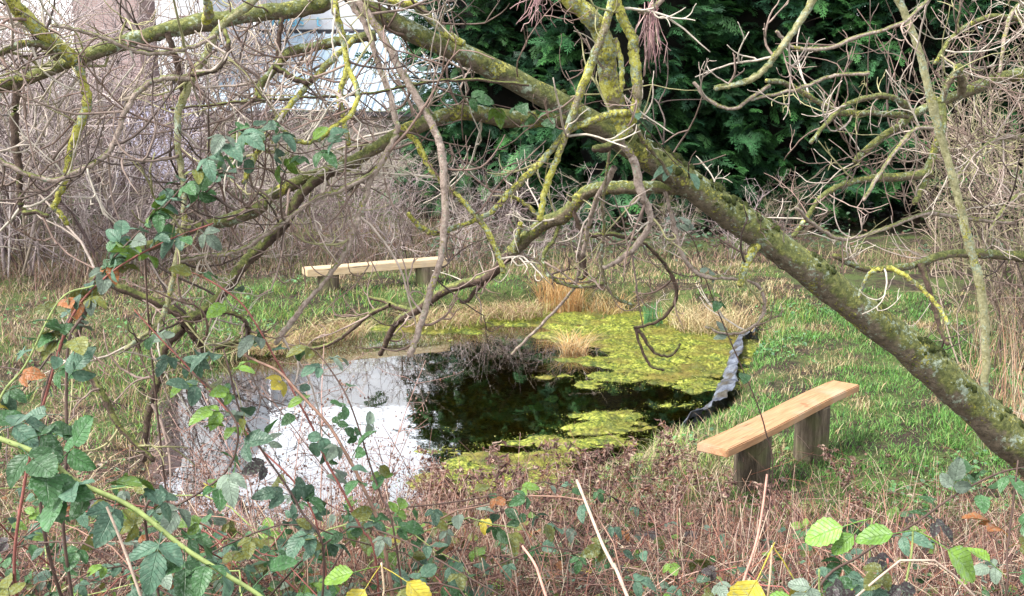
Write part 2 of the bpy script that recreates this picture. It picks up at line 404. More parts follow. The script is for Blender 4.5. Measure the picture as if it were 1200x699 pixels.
zz = ZW+.045-.045*tt[None]+.07*(fbm(PX[..., 0]*9, PX[..., 1]*6)-.5)+.045*(vn(PX[..., 0]*26, PX[..., 1]*14)-.5)
Vl = np.concatenate([PX, zz[..., None]], -1).reshape(-1, 3); i = np.arange(nl*W).reshape(nl, W)
lq = np.stack([i[:-1, :-1], i[:-1, 1:], i[1:, 1:], i[1:, :-1]], -1).reshape(-1, 4)
o = MB().add(Vl, lq).build('pond_liner', lm)
tag(o, 'crumpled blue-grey plastic liner exposed along the right edge of the pond', 'pond liner')
md = o.modifiers.new('thick', 'SOLIDIFY'); md.thickness = .004

# ------------------------------------------------------------------ buildings behind the scrub
def plain(name, c1, c2, sc=3, rough=.7, bm=.1):
    m, n, b = mat(name); co = ocoord(n)
    n.links.new(ramp(n, noise(n, sc, 5, co), [(.3, c1), (.7, c2)]), b.inputs['Base Color']); b.inputs['Roughness'].default_value = rough
    bump(n, b, noise(n, sc*12, 3, co), bm, .01); return m
M_white = plain('white_render', (.46, .46, .48), (.56, .56, .57)); M_lav = plain('lavender_cladding', (.36, .34, .47), (.46, .44, .56))
M_beige = plain('beige_blockwork', (.34, .30, .24), (.44, .40, .33)); M_roof = plain('pale_blue_sheet', (.31, .40, .47), (.40, .48, .54), 1.2, .55)
M_gut = plain('dark_gutter', (.03, .03, .035), (.06, .055, .06)); M_sign = plain('sign_blue', (.16, .45, .60), (.20, .50, .66)); M_glass = plain('window_glass', (.10, .14, .22), (.16, .22, .34), 1, .1)
mbk, n, b = mat('brick_wall'); bk = N_(n, 'ShaderNodeTexBrick'); mp_ = N_(n, 'ShaderNodeMapping'); mp_.inputs['Rotation'].default_value = (R(90), 0, 0)
n.links.new(ocoord(n), mp_.inputs[0]); n.links.new(mp_.outputs[0], bk.inputs['Vector']); bk.inputs['Scale'].default_value = 4.5
bk.inputs['Color1'].default_value = (.24, .165, .155, 1); bk.inputs['Color2'].default_value = (.29, .205, .19, 1); bk.inputs['Mortar'].default_value = (.28, .25, .235, 1)
n.links.new(bk.outputs[0], b.inputs['Base Color']); b.inputs['Roughness'].default_value = .9
D1, D2 = 26., 32.
xl, xr = at(235, 130, D1)[0], 2.5
ze = at(300, 130, D1)[2]; zt = at(300, 40, D2)[2]
wh = thing('warehouse', 'low warehouse with pale blue ribbed sheet roof and white signboard behind the scrub', 'warehouse', ((xl+xr)/2, D1, 0))
box(MB(), (xl+.02, D1+.1, -.2), (xr-.02, D1+.3, ze-.03)).build('wall', M_beige, wh, False)
box(MB(), (xl+.02, D1+.3, -.2), (xl+.2, D2, ze-.05)).build('wall', M_beige, wh, False)
box(MB(), (xl-.05, D1-.1, ze-.13), (xr, D1+.04, ze-.02)).build('gutter', M_gut, wh, False)
npan = 11; pw = (xr-xl)/npan; sl = np.array([0, D2-D1, zt-ze])
for i in range(npan):
    x0 = xl+i*pw; prof = []
    for j in range(4):                                  # four trapezoid ribs a sheet
        q = x0+j*pw/4; prof += [(q+.004, 0), (q+pw/4*.62, 0), (q+pw/4*.70, .05), (q+pw/4*.90, .05)]
    prof.append((x0+pw-.002, 0)); prof = np.array(prof); dz = .006*(i % 2)
    Va = np.column_stack([prof[:, 0], np.full(len(prof), D1-.08), ze+prof[:, 1]+dz]); Vb = Va+sl
    m_ = len(prof); MB().add(np.vstack([Va, Vb]), [(k, k+1, m_+k+1, m_+k) for k in range(m_-1)]).build('roof_sheet', M_roof, wh, False)
zs = at(300, 36, D2)[2]
box(MB(), (xl, D2-.02, zt-.04), (xr, D2+.12, zs+.02)).build('flashing', M_gut, wh, False)
sb = box(MB(), (xl, D2, zs+.03), (xr, D2+.3, zs+2.6)).build('signboard', M_white, wh, False)
for txt, px in (('rmas', 318), ('t', 370)):
    cu = bpy.data.curves.new('t', 'FONT'); cu.body = txt; cu.size = .47; cu.extrude = .015
    to = bpy.data.objects.new('t', cu); C.objects.link(to); bpy.context.view_layer.update()
    me = bpy.data.meshes.new_from_object(to.evaluated_get(bpy.context.evaluated_depsgraph_get())); bpy.data.objects.remove(to)
    me.materials.clear(); me.materials.append(M_sign)
    p = at(px, 31, D2-.03)
    t = link('lettering', me, sb); t.rotation_euler = (R(90), 0, 0); t.location = p-base_of[sb.name]
DW = 27.
x0, x1 = at(128, 110, DW)[0], xl-.05
wb = thing('rendered_building', 'white rendered building with lavender lower wall left of the warehouse roof', 'building', ((x0+x1)/2, DW, 0))
zl = at(200, 116, DW)[2]
box(MB(), (x0, DW, -.2), (x1, DW+5, zl)).build('plinth', M_lav, wb, False)
box(MB(), (x0+1.2, DW+.05, zl), (x1-.003, DW+5, 7.5)).build('wall', M_white, wb, False)
box(MB(), (x0+.02, DW-.03, zl-.04), (x1-.02, DW+.06, zl+.09)).build('coping', plain('coping', (.36, .22, .2), (.44, .3, .27)), wb, False)
DB = 29.
x0, x1 = at(88, 50, DB)[0], at(163, 50, DB)[0]
bh = thing('brick_building', 'pinkish brick building at the far left behind the bare shrubs', 'building', ((x0+x1)/2, DB, 0))
box(MB(), (x0, DB, -.2), (x1, DB+5, 8)).build('wall', mbk, bh, False)
# ------------------------------------------------------------------ conifers
def spray_proto(seed):
    """a drooping flat frond: curved axis along +Y with side branchlets, each with short side tips"""
    r = np.random.default_rng(seed); V = []; T = []
    def tri(a, b, c): k = len(V); V.extend([a, b, c]); T.append((k, k+1, k+2))
    ax = lambda t: np.array([.04*math.sin(3*t+seed), t, -.38*t**2.2])
    for k in range(9):
        t = .08+.1*k
        for s in (-1, 1):
            p = ax(t); ln = (.40*(1-t)+.10)*r.uniform(.8, 1.2); an = R(r.uniform(32, 52))
            d = np.array([s*math.sin(an), math.cos(an), -.28-.25*r.random()]); q = p+d*ln; wv = np.array([-d[1], d[0], 0])*s*.020
            tri(p-wv, p+wv, q)
            for m in (.4, .72):
                for s2 in (-1, 1):
                    b = p+d*ln*m; d2 = d+s2*.75*np.array([-d[1], d[0], r.uniform(-.3, .1)]); e = b+d2*ln*.42*(1.15-m*.5)
                    w2 = np.array([-d2[1], d2[0], 0])*.026; tri(b-w2, b+w2, e)
    p = ax(.85); tri(p+[-.02, 0, 0], p+[.02, 0, 0], ax(1.08))
    return np.array(V), np.array(T), None
SPR = [spray_proto(k) for k in (1, 2, 3)]
def crown(h, rad, nclump, seed, z0=.5):
    g = np.random.default_rng(seed); mb = MB()
    pos = []; fw = []; sc = []; cl = []; up = []
    for k in range(nclump):
        t = g.random()**1.35; z = z0+(h-z0)*t; rr = rad*(1-t)**.62*g.uniform(.66, 1.12); a = g.uniform(0, 2*np.pi) if g.random() < .35 else g.normal(-np.pi/2, 1.05)
        out = np.array([math.cos(a), math.sin(a), 0]); c = out*rr+np.array([0, 0, z]); size = g.uniform(.75, 1.25)
        shade = g.uniform(.4, 1.3); m = 12
        th = a+g.normal(0, .75, m); el = g.uniform(-.5, .45, m)
        f = np.stack([np.cos(th)*np.cos(el), np.sin(th)*np.cos(el), np.sin(el)], 1)
        pos.append(c+g.normal(0, .16, (m, 3))*size-out*.12); fw.append(f); sc.append(g.uniform(.24, .50, m)*size)
        up.append(np.array([0, 0, 1.])+g.normal(0, .35, (m, 3)))
        base = np.array([(.020, .066, .022), (.032, .096, .025), (.014, .046, .022)])[g.integers(0, 3, m)]
        cl.append(base*shade*g.uniform(.8, 1.25, (m, 1)))
    pos, fw, up, cl = map(np.vstack, (pos, fw, up, cl)); sc = np.concatenate(sc)
    M = frames(fw, up); w_ = g.integers(0, 3, len(pos))
    for i in range(3):
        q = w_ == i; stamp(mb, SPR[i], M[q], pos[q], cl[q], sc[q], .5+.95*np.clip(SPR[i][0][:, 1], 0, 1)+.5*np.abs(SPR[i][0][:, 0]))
    return mb
M_gap_shade = plain('conifer_gap_shade', (.003, .0035, .002), (.008, .007, .004), 9, 1., .8)  # near-black colour stands in for the shade between the sprays
def conifer(h, rad, nclump, seed):
    root = thing('conifer_tree', 'c', 'tree', (0, 0, 0), 'dense green conifers behind the pond')
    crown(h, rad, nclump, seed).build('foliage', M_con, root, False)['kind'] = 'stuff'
    z = np.linspace(0, h*.97, 14); P = np.stack([.05*np.sin(z), .05*np.cos(z*1.3), z], 1)
    mb = MB(); addtubes(mb, P[None], (.16*(1-z/h)+.015)[None], 9, np.array([.10, .065, .045]), rough=.1); tr_ = mb.build('trunk', M_dark, root)
    # bare dead limbs inside the crown
    g = np.random.default_rng(seed+50); m = 90; zz = g.uniform(.4, h*.85, m); a = g.uniform(0, 6.28, m); ln = rad*(1-zz/h)**.6*.95
    t = np.linspace(0, 1, 5)[None, :, None]; dd = np.stack([np.cos(a), np.sin(a), g.uniform(-.1, .3, m)], 1)
    P = np.stack([0*zz, 0*zz, zz], 1)[:, None]+dd[:, None]*ln[:, None, None]*t+np.array([0, 0, -.12])*t**2
    mb = MB(); addtubes(mb, P, np.linspace(.022, .006, 5)[None]*np.ones((m, 1)), 4, np.array([.05, .035, .026])); mb.build('limbs', M_stem, tr_)['kind'] = 'stuff'
    # dead crown interior as a solid core, shade of the gaps painted into it
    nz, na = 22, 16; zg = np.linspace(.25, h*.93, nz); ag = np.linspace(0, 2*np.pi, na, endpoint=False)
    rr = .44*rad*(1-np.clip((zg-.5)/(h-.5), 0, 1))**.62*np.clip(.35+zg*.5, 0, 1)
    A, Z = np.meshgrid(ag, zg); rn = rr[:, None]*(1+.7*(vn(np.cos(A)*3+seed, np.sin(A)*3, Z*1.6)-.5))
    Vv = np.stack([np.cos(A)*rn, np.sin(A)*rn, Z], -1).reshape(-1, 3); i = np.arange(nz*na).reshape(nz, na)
    MB().add(Vv, np.stack([i[:-1], np.roll(i[:-1], -1, 1), np.roll(i[1:], -1, 1), i[1:]], -1).reshape(-1, 4)).build('gap_shade_core', M_gap_shade, root)
    return root
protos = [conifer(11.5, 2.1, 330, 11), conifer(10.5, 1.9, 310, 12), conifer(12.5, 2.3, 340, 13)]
spots = [(-.25, 20.4, 1, .92), (2.1, 19.3, 0, 1.), (4.5, 19.9, 2, .95), (7.0, 19.2, 1, 1.08), (9.3, 20.2, 0, .97), (11.8, 19.8, 2, .9),
         (.9, 22.5, 2, 1.), (3.3, 22.8, 0, 1.05), (5.8, 22.6, 1, 1.1), (8.2, 23., 2, .96), (10.8, 23.2, 0, 1.), (14.3, 21.5, 1, 1.)]
names = ['conifer at the left end of the front row, beside the warehouse roof', 'conifer second from the left in the front row, behind the tufted sedge', 'conifer third from the left in the front row, behind the leaning trunk',
         'conifer fourth from the left in the front row, above the near bench', 'conifer fifth from the left in the front row, behind the bare right-hand tree', 'conifer at the right end of the front row']
usedp = set()
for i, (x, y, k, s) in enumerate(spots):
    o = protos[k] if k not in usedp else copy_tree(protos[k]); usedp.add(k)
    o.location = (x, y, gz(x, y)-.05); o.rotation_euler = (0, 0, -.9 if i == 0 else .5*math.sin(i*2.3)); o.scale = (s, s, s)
    o['label'] = names[i] if i < 6 else 'dark conifer, '+['first', 'second', 'third', 'fourth', 'fifth', 'sixth'][i-6]+' from the left in the shaded row behind the front conifers'

# ------------------------------------------------------------------ bare shrubs
def grow(g, p, d, L, n=8, wander=.22, up=0.05):
    P = [np.array(p, float)]; d = norm(np.array(d, float)); bend = g.normal(0, wander*.6, 3); kk = g.integers(1, n)
    for k in range(n):
        d = norm(d+bend+g.normal(0, wander*.5, 3)+np.array([0, 0, up])+(g.normal(0, .42, 3) if k == kk else 0)); P.append(P[-1]+d*L/n)
    return np.array(P)
def shrub(seed, h, nst, cols, spread=.35, n1=10, n2=5, r0=.013):
    g = np.random.default_rng(seed); P = []; r = []; c = []
    for s in range(nst):
        a = g.uniform(0, 6.28); q = np.array([math.cos(a), math.sin(a), 0])*g.uniform(.05, .5)
        col = np.array(cols[g.integers(len(cols))])
        st = grow(g, q, (math.cos(a)*spread, math.sin(a)*spread, 1), h*g.uniform(.65, 1.1), 8, .13, .05); P.append(st); rs = r0*g.uniform(.6, 1.3)
        r.append(np.linspace(rs, rs*.3, 9)); c.append(col)
        for k in range(n1):
            j = g.integers(1, 8); ta = norm(st[j+1]-st[j]); d = ta+g.normal(0, .7, 3); L = h*g.uniform(.15, .45)
            tw = grow(g, st[j], d, L, 8, .2, .06); P.append(tw); r.append(np.linspace(rs*.5, rs*.22, 9)); c.append(col*g.uniform(.8, 1.25))
            for m in range(g.integers(0, n2)):
                j2 = g.integers(1, 8); d2 = norm(tw[j2+1]-tw[j2])+g.normal(0, .7, 3)
                P.append(grow(g, tw[j2], d2, L*g.uniform(.25, .6), 8, .22, .05)); r.append(np.linspace(rs*.3, rs*.18, 9)); c.append(col*g.uniform(.8, 1.3))
    mb = MB(); addtubes(mb, np.array(P), np.array(r), 3, np.array(c)); return mb
MAUVE = [(.28, .225, .22), (.36, .29, .27), (.15, .105, .10), (.40, .34, .32), (.09, .06, .055), (.26, .21, .16)]
def shrub_thing(seed, h, nst, cols, grp, **k):
    root = thing('bare_shrub', 's', 'shrub', (0, 0, 0), grp)
    shrub(seed, h, nst, cols, **k).build('stems', M_stem, root)['kind'] = 'stuff'; return root
SH = [shrub_thing(101, 2.9, 12, MAUVE, 'bare shrubs between the pond and the buildings'), shrub_thing(102, 2.5, 14, MAUVE, 'bare shrubs between the pond and the buildings'), shrub_thing(103, 3.4, 10, MAUVE, 'bare shrubs between the pond and the buildings')]
g = np.random.default_rng(5); usedp = set(); ORD = ['first', 'second', 'third', 'fourth', 'fifth', 'sixth', 'seventh', 'eighth', 'ninth', 'tenth', 'eleventh', 'twelfth', 'thirteenth']
for y, x0, x1, dx, row in ((16.4, -9.5, .6, 1.15, 'second row'), (18.4, -11, .2, 1.2, 'third row'), (20.7, -12, -2, 1.1, 'back row, against the buildings'), (14.4, -9, -4.4, .9, 'front row at the left')):
    for ix, x in enumerate(np.arange(x0, x1, dx)):
        k = int(g.integers(3)); o = SH[k] if k not in usedp else copy_tree(SH[k]); usedp.add(k)
        xx, yy = x+g.uniform(-.4, .4), y+g.uniform(-.6, .6); s = g.uniform(.85, 1.2)*(1.3 if xx < -.33*yy else (.55 if yy < 17.4 else .72 if yy < 19.5 else .95) if xx < -2 else .5)
        o.location = (xx, yy, gz(xx, yy)-.03); o.rotation_euler = (0, 0, g.uniform(0, 6.28)); o.scale = (s, s, s)
        o['label'] = 'leafless mauve shrub, '+ORD[ix]+' from the left in the thicket\'s '+row
for (x, y, h, sd_no, lab) in ((-6.3, 13.4, 5.6, 201, 'tall thin bare tree at the far left, its twigs veiling the brick building'), (-8.4, 17.5, 5.4, 202, 'tall thin bare tree behind the far left one, against the white sky'),
    (-6.1, 23.6, 4.3, 203, 'thin bare tree close in front of the warehouse roof'), (-8.0, 22.8, 4.5, 204, 'thin bare tree close in front of the white rendered wall')):
    t = thing('thin_bare_tree', lab, 'tree', (x, y, gz(x, y)-.03)); base_of[t.name] = np.zeros(3)
    shrub(sd_no, h, 6, MAUVE, .22, 28, 9, .024 if y < 20 else .032).build('stems', M_stem, t)['kind'] = 'stuff'
for ix, (x, y) in enumerate([(-5.4, 14.0), (-4.5, 14.3), (-3.6, 14.2), (-2.9, 14.5), (-2.1, 14.3), (-1.4, 14.6), (-.6, 14.4), (.2, 14.8), (1.1, 15.1), (2.1, 15.3), (3., 15.2)]):
    o = copy_tree(SH[ix % 3]); s = .40+.10*math.sin(ix*2.7); o.location = (x, y, gz(x, y)-.03); o.rotation_euler = (0, 0, ix*1.7); o.scale = (s*1.25, s*1.25, s)
    o['label'] = 'low brown leafless shrub, '+ORD[ix]+' from the left in the row just behind the far bench'
# shrubs at the right behind the trunk
RS = shrub_thing(105, 2.6, 12, [(.17, .125, .095), (.27, .21, .16), (.10, .07, .055), (.2, .18, .10)], 'bare shrubs at the right behind the leaning trunk', n1=11)
for i, (x, y, s) in enumerate([(2.4, 16.5, .35), (3.9, 15.6, .4), (5.5, 13.2, 1.05), (6.5, 15.5, .9), (4.35, 9.6, .75), (7.7, 14.6, 1.2), (5.25, 10.6, 1.15), (6.4, 12.2, 1.3), (4.9, 8.6, .75)]):
    o = RS if i == 0 else copy_tree(RS); o.location = (x, y, gz(x, y)-.03); o.rotation_euler = (0, 0, i*2.1); o.scale = (s, s, s)
    o['label'] = 'leafless brown shrub, '+ORD[i]+' from the left in the tangle behind the leaning trunk'

# ------------------------------------------------------------------ grasses
def scatter(n, x0, x1, y0, y1, smin=.05):
    x, y = U(x0, x1, n), U(y0, y1, n); s = pond_sd(x, y); k = s > smin; x, y, s = x[k], y[k], s[k]
    return x, y, s, ground_z(x, y, s)
GREEN = [(.075, .205, .035), (.115, .265, .05), (.19, .31, .085), (.035, .105, .025)]
STRAW = [(.42, .33, .17), (.34, .25, .13), (.50, .42, .25), (.26, .17, .09)]
# right-hand meadow
mb = MB(); x, y, s, z = scatter(115000, .9, 6.4, 5.3, 12.6, .1)
f = fbm(x*1.3, y*1.3, 2., 3); edge = (x > 1.35+.0*y)
near = smooth(5.2, 6.6, y)
keep = (U(0, 1, len(x)) < .25+.75*smooth(.36, .55, f)*near+.12) & edge & (U(0, 1, len(x)) < smooth(5.0, 6.3, y+.35*(x-2.))) & (U(0, 1, len(x)) < 1-.55*smooth(4.1, 5.2, x))
x, y, s, z, f = [a[keep] for a in (x, y, s, z, f)]; n_ = len(x)
pg = np.clip(smooth(.33, .49, .6*f+.4*vn(x*3.3, y*3.3, 1.)+U(-.07, .07, n_)), .06, .95); isg = U(0, 1, n_) < pg
col = np.where(isg[:, None], pick(GREEN, n_), pick(STRAW, n_))
clump = vn(x*5.5, y*5.5, 4.); blades(mb, np.stack([x, y, z-.01], 1), U(.03, .085, n_)*(.4+1.2*clump)*np.where(isg, 1, 1.1), U(.0022, .005, n_), U(.2, 1.1, n_), col)
tag(mb.build('meadow_grass', M_fol, smooth=False), 'short green grass with straw patches on the right bank round the near bench', 'grass', kind='stuff')
# pale grass along the near edge of the pond
mb = MB(); x, y, s, z = scatter(26000, -1.6, 1.9, 4.9, 8.2, .02); k = (s < .9+.3*vn(x*3, y*3)) & (U(0, 1, len(x)) < smooth(.3, .5, fbm(x*2.2, y*2.2, 3.))+.2); x, y, s, z = [a[k] for a in (x, y, s, z)]; n_ = len(x)
blades(mb, np.stack([x, y, z-.01], 1), U(.05, .17, n_), U(.0018, .0036, n_), U(.2, 1.3, n_), pick([(.48, .41, .25), (.38, .29, .17), (.22, .30, .06), (.14, .26, .05), (.30, .19, .13)], n_, [.28, .22, .2, .18, .12]), 4)
tag(mb.build('bank_grass', M_fol, smooth=False), 'pale straw and light green grass along the near edge of the pond', 'grass', kind='stuff')
# far and left bank
mb = MB(); x, y, s, z = scatter(112000, -8, 3.3, 5.6, 14.6, .03)
back = (y > 10.6) | (x < -2.35); x, y, s, z = [a[back] for a in (x, y, s, z)]
f = fbm(x*.9, y*1.1, 6., 3)+.10*smooth(-3.2, -2.2, x)*smooth(1.5, .5, x); k = (U(0, 1, len(x)) < smooth(.25, .5, f)+.35); x, y, s, z, f = [a[k] for a in (x, y, s, z, f)]; n_ = len(x)
lit = smooth(.5, .05, s); isg = U(0, 1, n_) < np.clip(smooth(.38, .54, f+U(-.08, .08, n_))*(1-.55*lit)*(1-.6*smooth(13, 14.4, y))*(1-.72*smooth(-2.6, -4.2, x)), .04, .9)
col = np.where(isg[:, None], pick(GREEN+[(.24, .30, .06)], n_), np.where((U(0, 1, n_) < smooth(-2.4, -3.6, x)*.72)[:, None], pick([(.26, .17, .12), (.18, .11, .08), (.34, .25, .18)], n_), pick(STRAW, n_)))
blades(mb, np.stack([x, y, z-.01], 1), U(.05, .17, n_)*(.3+1.3*vn(x*4.3, y*4.3, 7.))*(1-.45*smooth(12.3, 12.9, y)), U(.003, .0055, n_), U(.3, 1.2, n_), col)
tag(mb.build('bank_grass', M_fol, smooth=False), 'lush green and straw grass on the far and left banks of the pond', 'grass', kind='stuff')
# tall dry stalks behind
mb = MB(); n_ = 34000; x, y, s, z = scatter(n_, -10, 8.5, 12.0, 18.5, .1); k = (U(0, 1, len(x)) < smooth(12.9, 13.9, y+.9*smooth(-2.4, -3.6, x)-.5*smooth(.5, 2., x))) & ((x < -.5) | (y < 15.4)); x, y, s, z = [a[k] for a in (x, y, s, z)]; n_ = len(x)
f = fbm(x*.8, y*.5, 4., 3)
col = np.where((x < 0)[:, None], pick([(.24, .155, .12), (.36, .27, .20), (.15, .085, .06), (.27, .21, .18), (.06, .036, .03), (.22, .12, .08), (.12, .13, .05)], n_), pick([(.38, .29, .18), (.30, .2, .14), (.22, .13, .1), (.16, .2, .07)], n_))
blades(mb, np.stack([x, y, z-.01], 1), U(.12, .5, n_)*(.2+1.3*f)*np.where(x > -.5, .7, 1)*(.5+1.*vn(x*2.5, y*2.5)), U(.0025, .0055, n_), U(.1, 1.3, n_), col, 4)
tag(mb.build('dry_weeds', M_dry, smooth=False), 'tangle of dry tan and rust weeds under the far shrubs', 'dry weeds', kind='stuff')
# rusty dead stems on the right edge
mb = MB(); n_ = 3800; x, y, s, z = scatter(n_, 3.2, 6.2, 5.2, 11.5, .1); k = U(0, 1, len(x)) < smooth(.8, 1.6, x-.46*y+1.3); x, y, s, z = [a[k] for a in (x, y, s, z)]; n_ = len(x)
blades(mb, np.stack([x, y, z-.01], 1), U(.25, .95, n_), U(.002, .0045, n_), U(.05, .7, n_), pick([(.36, .21, .13), (.46, .33, .22), (.28, .15, .10), (.42, .36, .25)], n_), 4)
tag(mb.build('dead_stems', M_dry, smooth=False), 'dead rust-brown stems standing behind the trunk at the right edge', 'dead stems', kind='stuff')

def tussock(name, label, px, py, L, n_, cols, lean=(.2, .9), w=.004, rad=.12, cat='sedge', zoff=0):
    p = onz(px, py, ZW); mb = MB(); a = U(0, 6.28, n_); r = rad*np.sqrt(U(0, 1, n_))
    b_ = np.stack([p[0]+r*np.cos(a), p[1]+r*np.sin(a), np.full(n_, ZW-.03+zoff)], 1)
    blades(mb, b_, U(.5, 1, n_)*L, np.full(n_, w)*U(.6, 1.2, n_), U(*lean, n_), pick(cols, n_), 5)
    base = np.array([p[0], p[1], ZW+zoff])
    return tag(mb.build(name, M_dry, smooth=False, base=base), label, cat)
OR = [(.50, .30, .12), (.44, .25, .09), (.55, .42, .22), (.34, .17, .07)]
tussock('sedge_tussock', 'upright orange-straw sedge tuft at the far edge of the pond', 655, 364, .62, 620, OR, (.08, .7), rad=.26)
tussock('sedge_tussock', 'small drooping straw sedge tuft standing in the water at the centre', 672, 412, .40, 260, OR+STRAW, (.7, 1.5), rad=.13)
tussock('sedge_tussock', 'pale straw sedge tuft arching over the water left of the exposed liner', 835, 386, .50, 900, STRAW, (.5, 1.25), rad=.48)
tussock('sedge_tussock', 'dry brown sedge tuft right of the orange one', 705, 362, .46, 700, STRAW+OR, (.4, 1.2), rad=.46)
tussock('iris_clump', 'short green upright blades among dead twigs at the far right of the pond', 765, 382, .34, 60, [(.07, .19, .07), (.10, .24, .08)], (.05, .4), .011, .12, 'iris')
for lab, px, py, rd in (('low tan grass hummock overhanging the water below the far bench', 520, 380, .5), ('low brown grass hummock by the dark gap on the left far bank', 385, 396, .42),
                        ('tan grass hummock overhanging the far edge left of the orange sedge', 598, 372, .42), ('low straw hummock at the left end of the far water edge', 318, 412, .36)):
    tussock('grass_hummock', lab, px, py, .30, 900, STRAW+[(.28, .17, .10), (.2, .11, .07), (.2, .24, .05)], (.8, 1.6), rad=rd, cat='grass hummock', zoff=.07)
tussock('grass_tuft', 'dead tan grass tuft hiding the left stump of the far bench', 381, 354, .40, 520, [(.36, .25, .18), (.26, .17, .12), (.44, .35, .25)], (.3, 1.1), rad=.3, cat='grass tuft', zoff=.1)
YG = [(.12, .30, .05), (.19, .36, .07), (.26, .34, .06), (.34, .36, .09), (.42, .38, .15)]
for lab, px, py, rd in (('rounded yellow-green grass mound on the far edge below the middle of the far bench', 448, 366, .36), ('rounded yellow-green grass mound on the far edge below the right end of the far bench', 545, 360, .4),
                        ('yellow-green grass mound on the far edge behind the dry brown sedge', 735, 350, .38), ('yellow-green grass mound at the far right corner of the pond', 800, 358, .42),
                        ('green grass mound behind the pale straw sedge by the liner', 868, 368, .36), ('green grass mound on the left far bank beside the low hummock', 345, 384, .4)):
    tussock('grass_mound', lab, px, py, .27, 620, YG, (.5, 1.35), rad=rd, cat='grass mound', zoff=.1)
tussock('grass_tuft', 'bright green grass mound behind the left of the orange sedge', 605, 352, .34, 420, GREEN, (.4, 1.1), rad=.36, cat='grass tuft', zoff=.1)
tussock('grass_tuft', 'bright green grass tuft at the foot of the far bench', 488, 348, .26, 320, GREEN, (.4, 1.1), rad=.3, cat='grass tuft', zoff=.12)

# ------------------------------------------------------------------ benches
def wood(name, c1, c2, c3, ang):
    m, n, b = mat(name); mp = N_(n, 'ShaderNodeMapping'); n.links.new(ocoord(n), mp.inputs[0]); mp.inputs['Scale'].default_value = (1.2, 16, 16)
    n1 = noise(n, 4, 5, mp.outputs[0], .65); c = ramp(n, n1, [(.3, c1), (.55, c2), (.75, c3)])
    mp2 = N_(n, 'ShaderNodeMapping'); n.links.new(ocoord(n), mp2.inputs[0]); mp2.inputs['Scale'].default_value = (.9, 30, 8)
    ck = noise(n, 3.1, 3, mp2.outputs[0], .5); c = mix(n, ramp(n, ck, [(.30, .85), (.36, 0.)]), c, (.06, .035, .02))
    c = mix(n, ramp(n, noise(n, 5, 5, ocoord(n), .7), [(.5, 0.), (.75, .45)]), c, (.20, .17, .12))
    kn = noise(n, 7, 2, ocoord(n)); c = mix(n, ramp(n, kn, [(.68, 0.), (.74, .7)]), c, (.20, .10, .05))
    c = mix(n, ramp(n, noise(n, 2.5, 3, ocoord(n)), [(.55, 0.), (.7, .35)]), c, (.46, .35, .26))
    n.links.new(c, b.inputs['Base Color']); b.inputs['Roughness'].default_value = .65; bump(n, b, n1, .35, .004); return m
M_plank = wood('new_plank', (.25, .125, .06), (.37, .205, .105), (.46, .285, .16), 0)
M_plank2 = wood('pale_plank', (.36, .25, .14), (.47, .35, .215), (.54, .43, .30), 0)  # pale yellow timber of the far bench
lgm, n, b = mat('log_bark'); mp = N_(n, 'ShaderNodeMapping'); n.links.new(ocoord(n), mp.inputs[0]); mp.inputs['Scale'].default_value = (14, 14, 1.6)
n1 = noise(n, 2.2, 6, mp.outputs[0], .7); c = ramp(n, n1, [(.3, (.018, .013, .009)), (.5, (.09, .068, .046)), (.7, (.20, .155, .11))])
c = mix(n, ramp(n, noise(n, 3.2, 3, ocoord(n)), [(.5, 0.), (.68, .7)]), c, (.12, .135, .05))
n.links.new(c, b.inputs['Base Color']); b.inputs['Roughness'].default_value = .9; bump(n, b, n1, 1., .015)
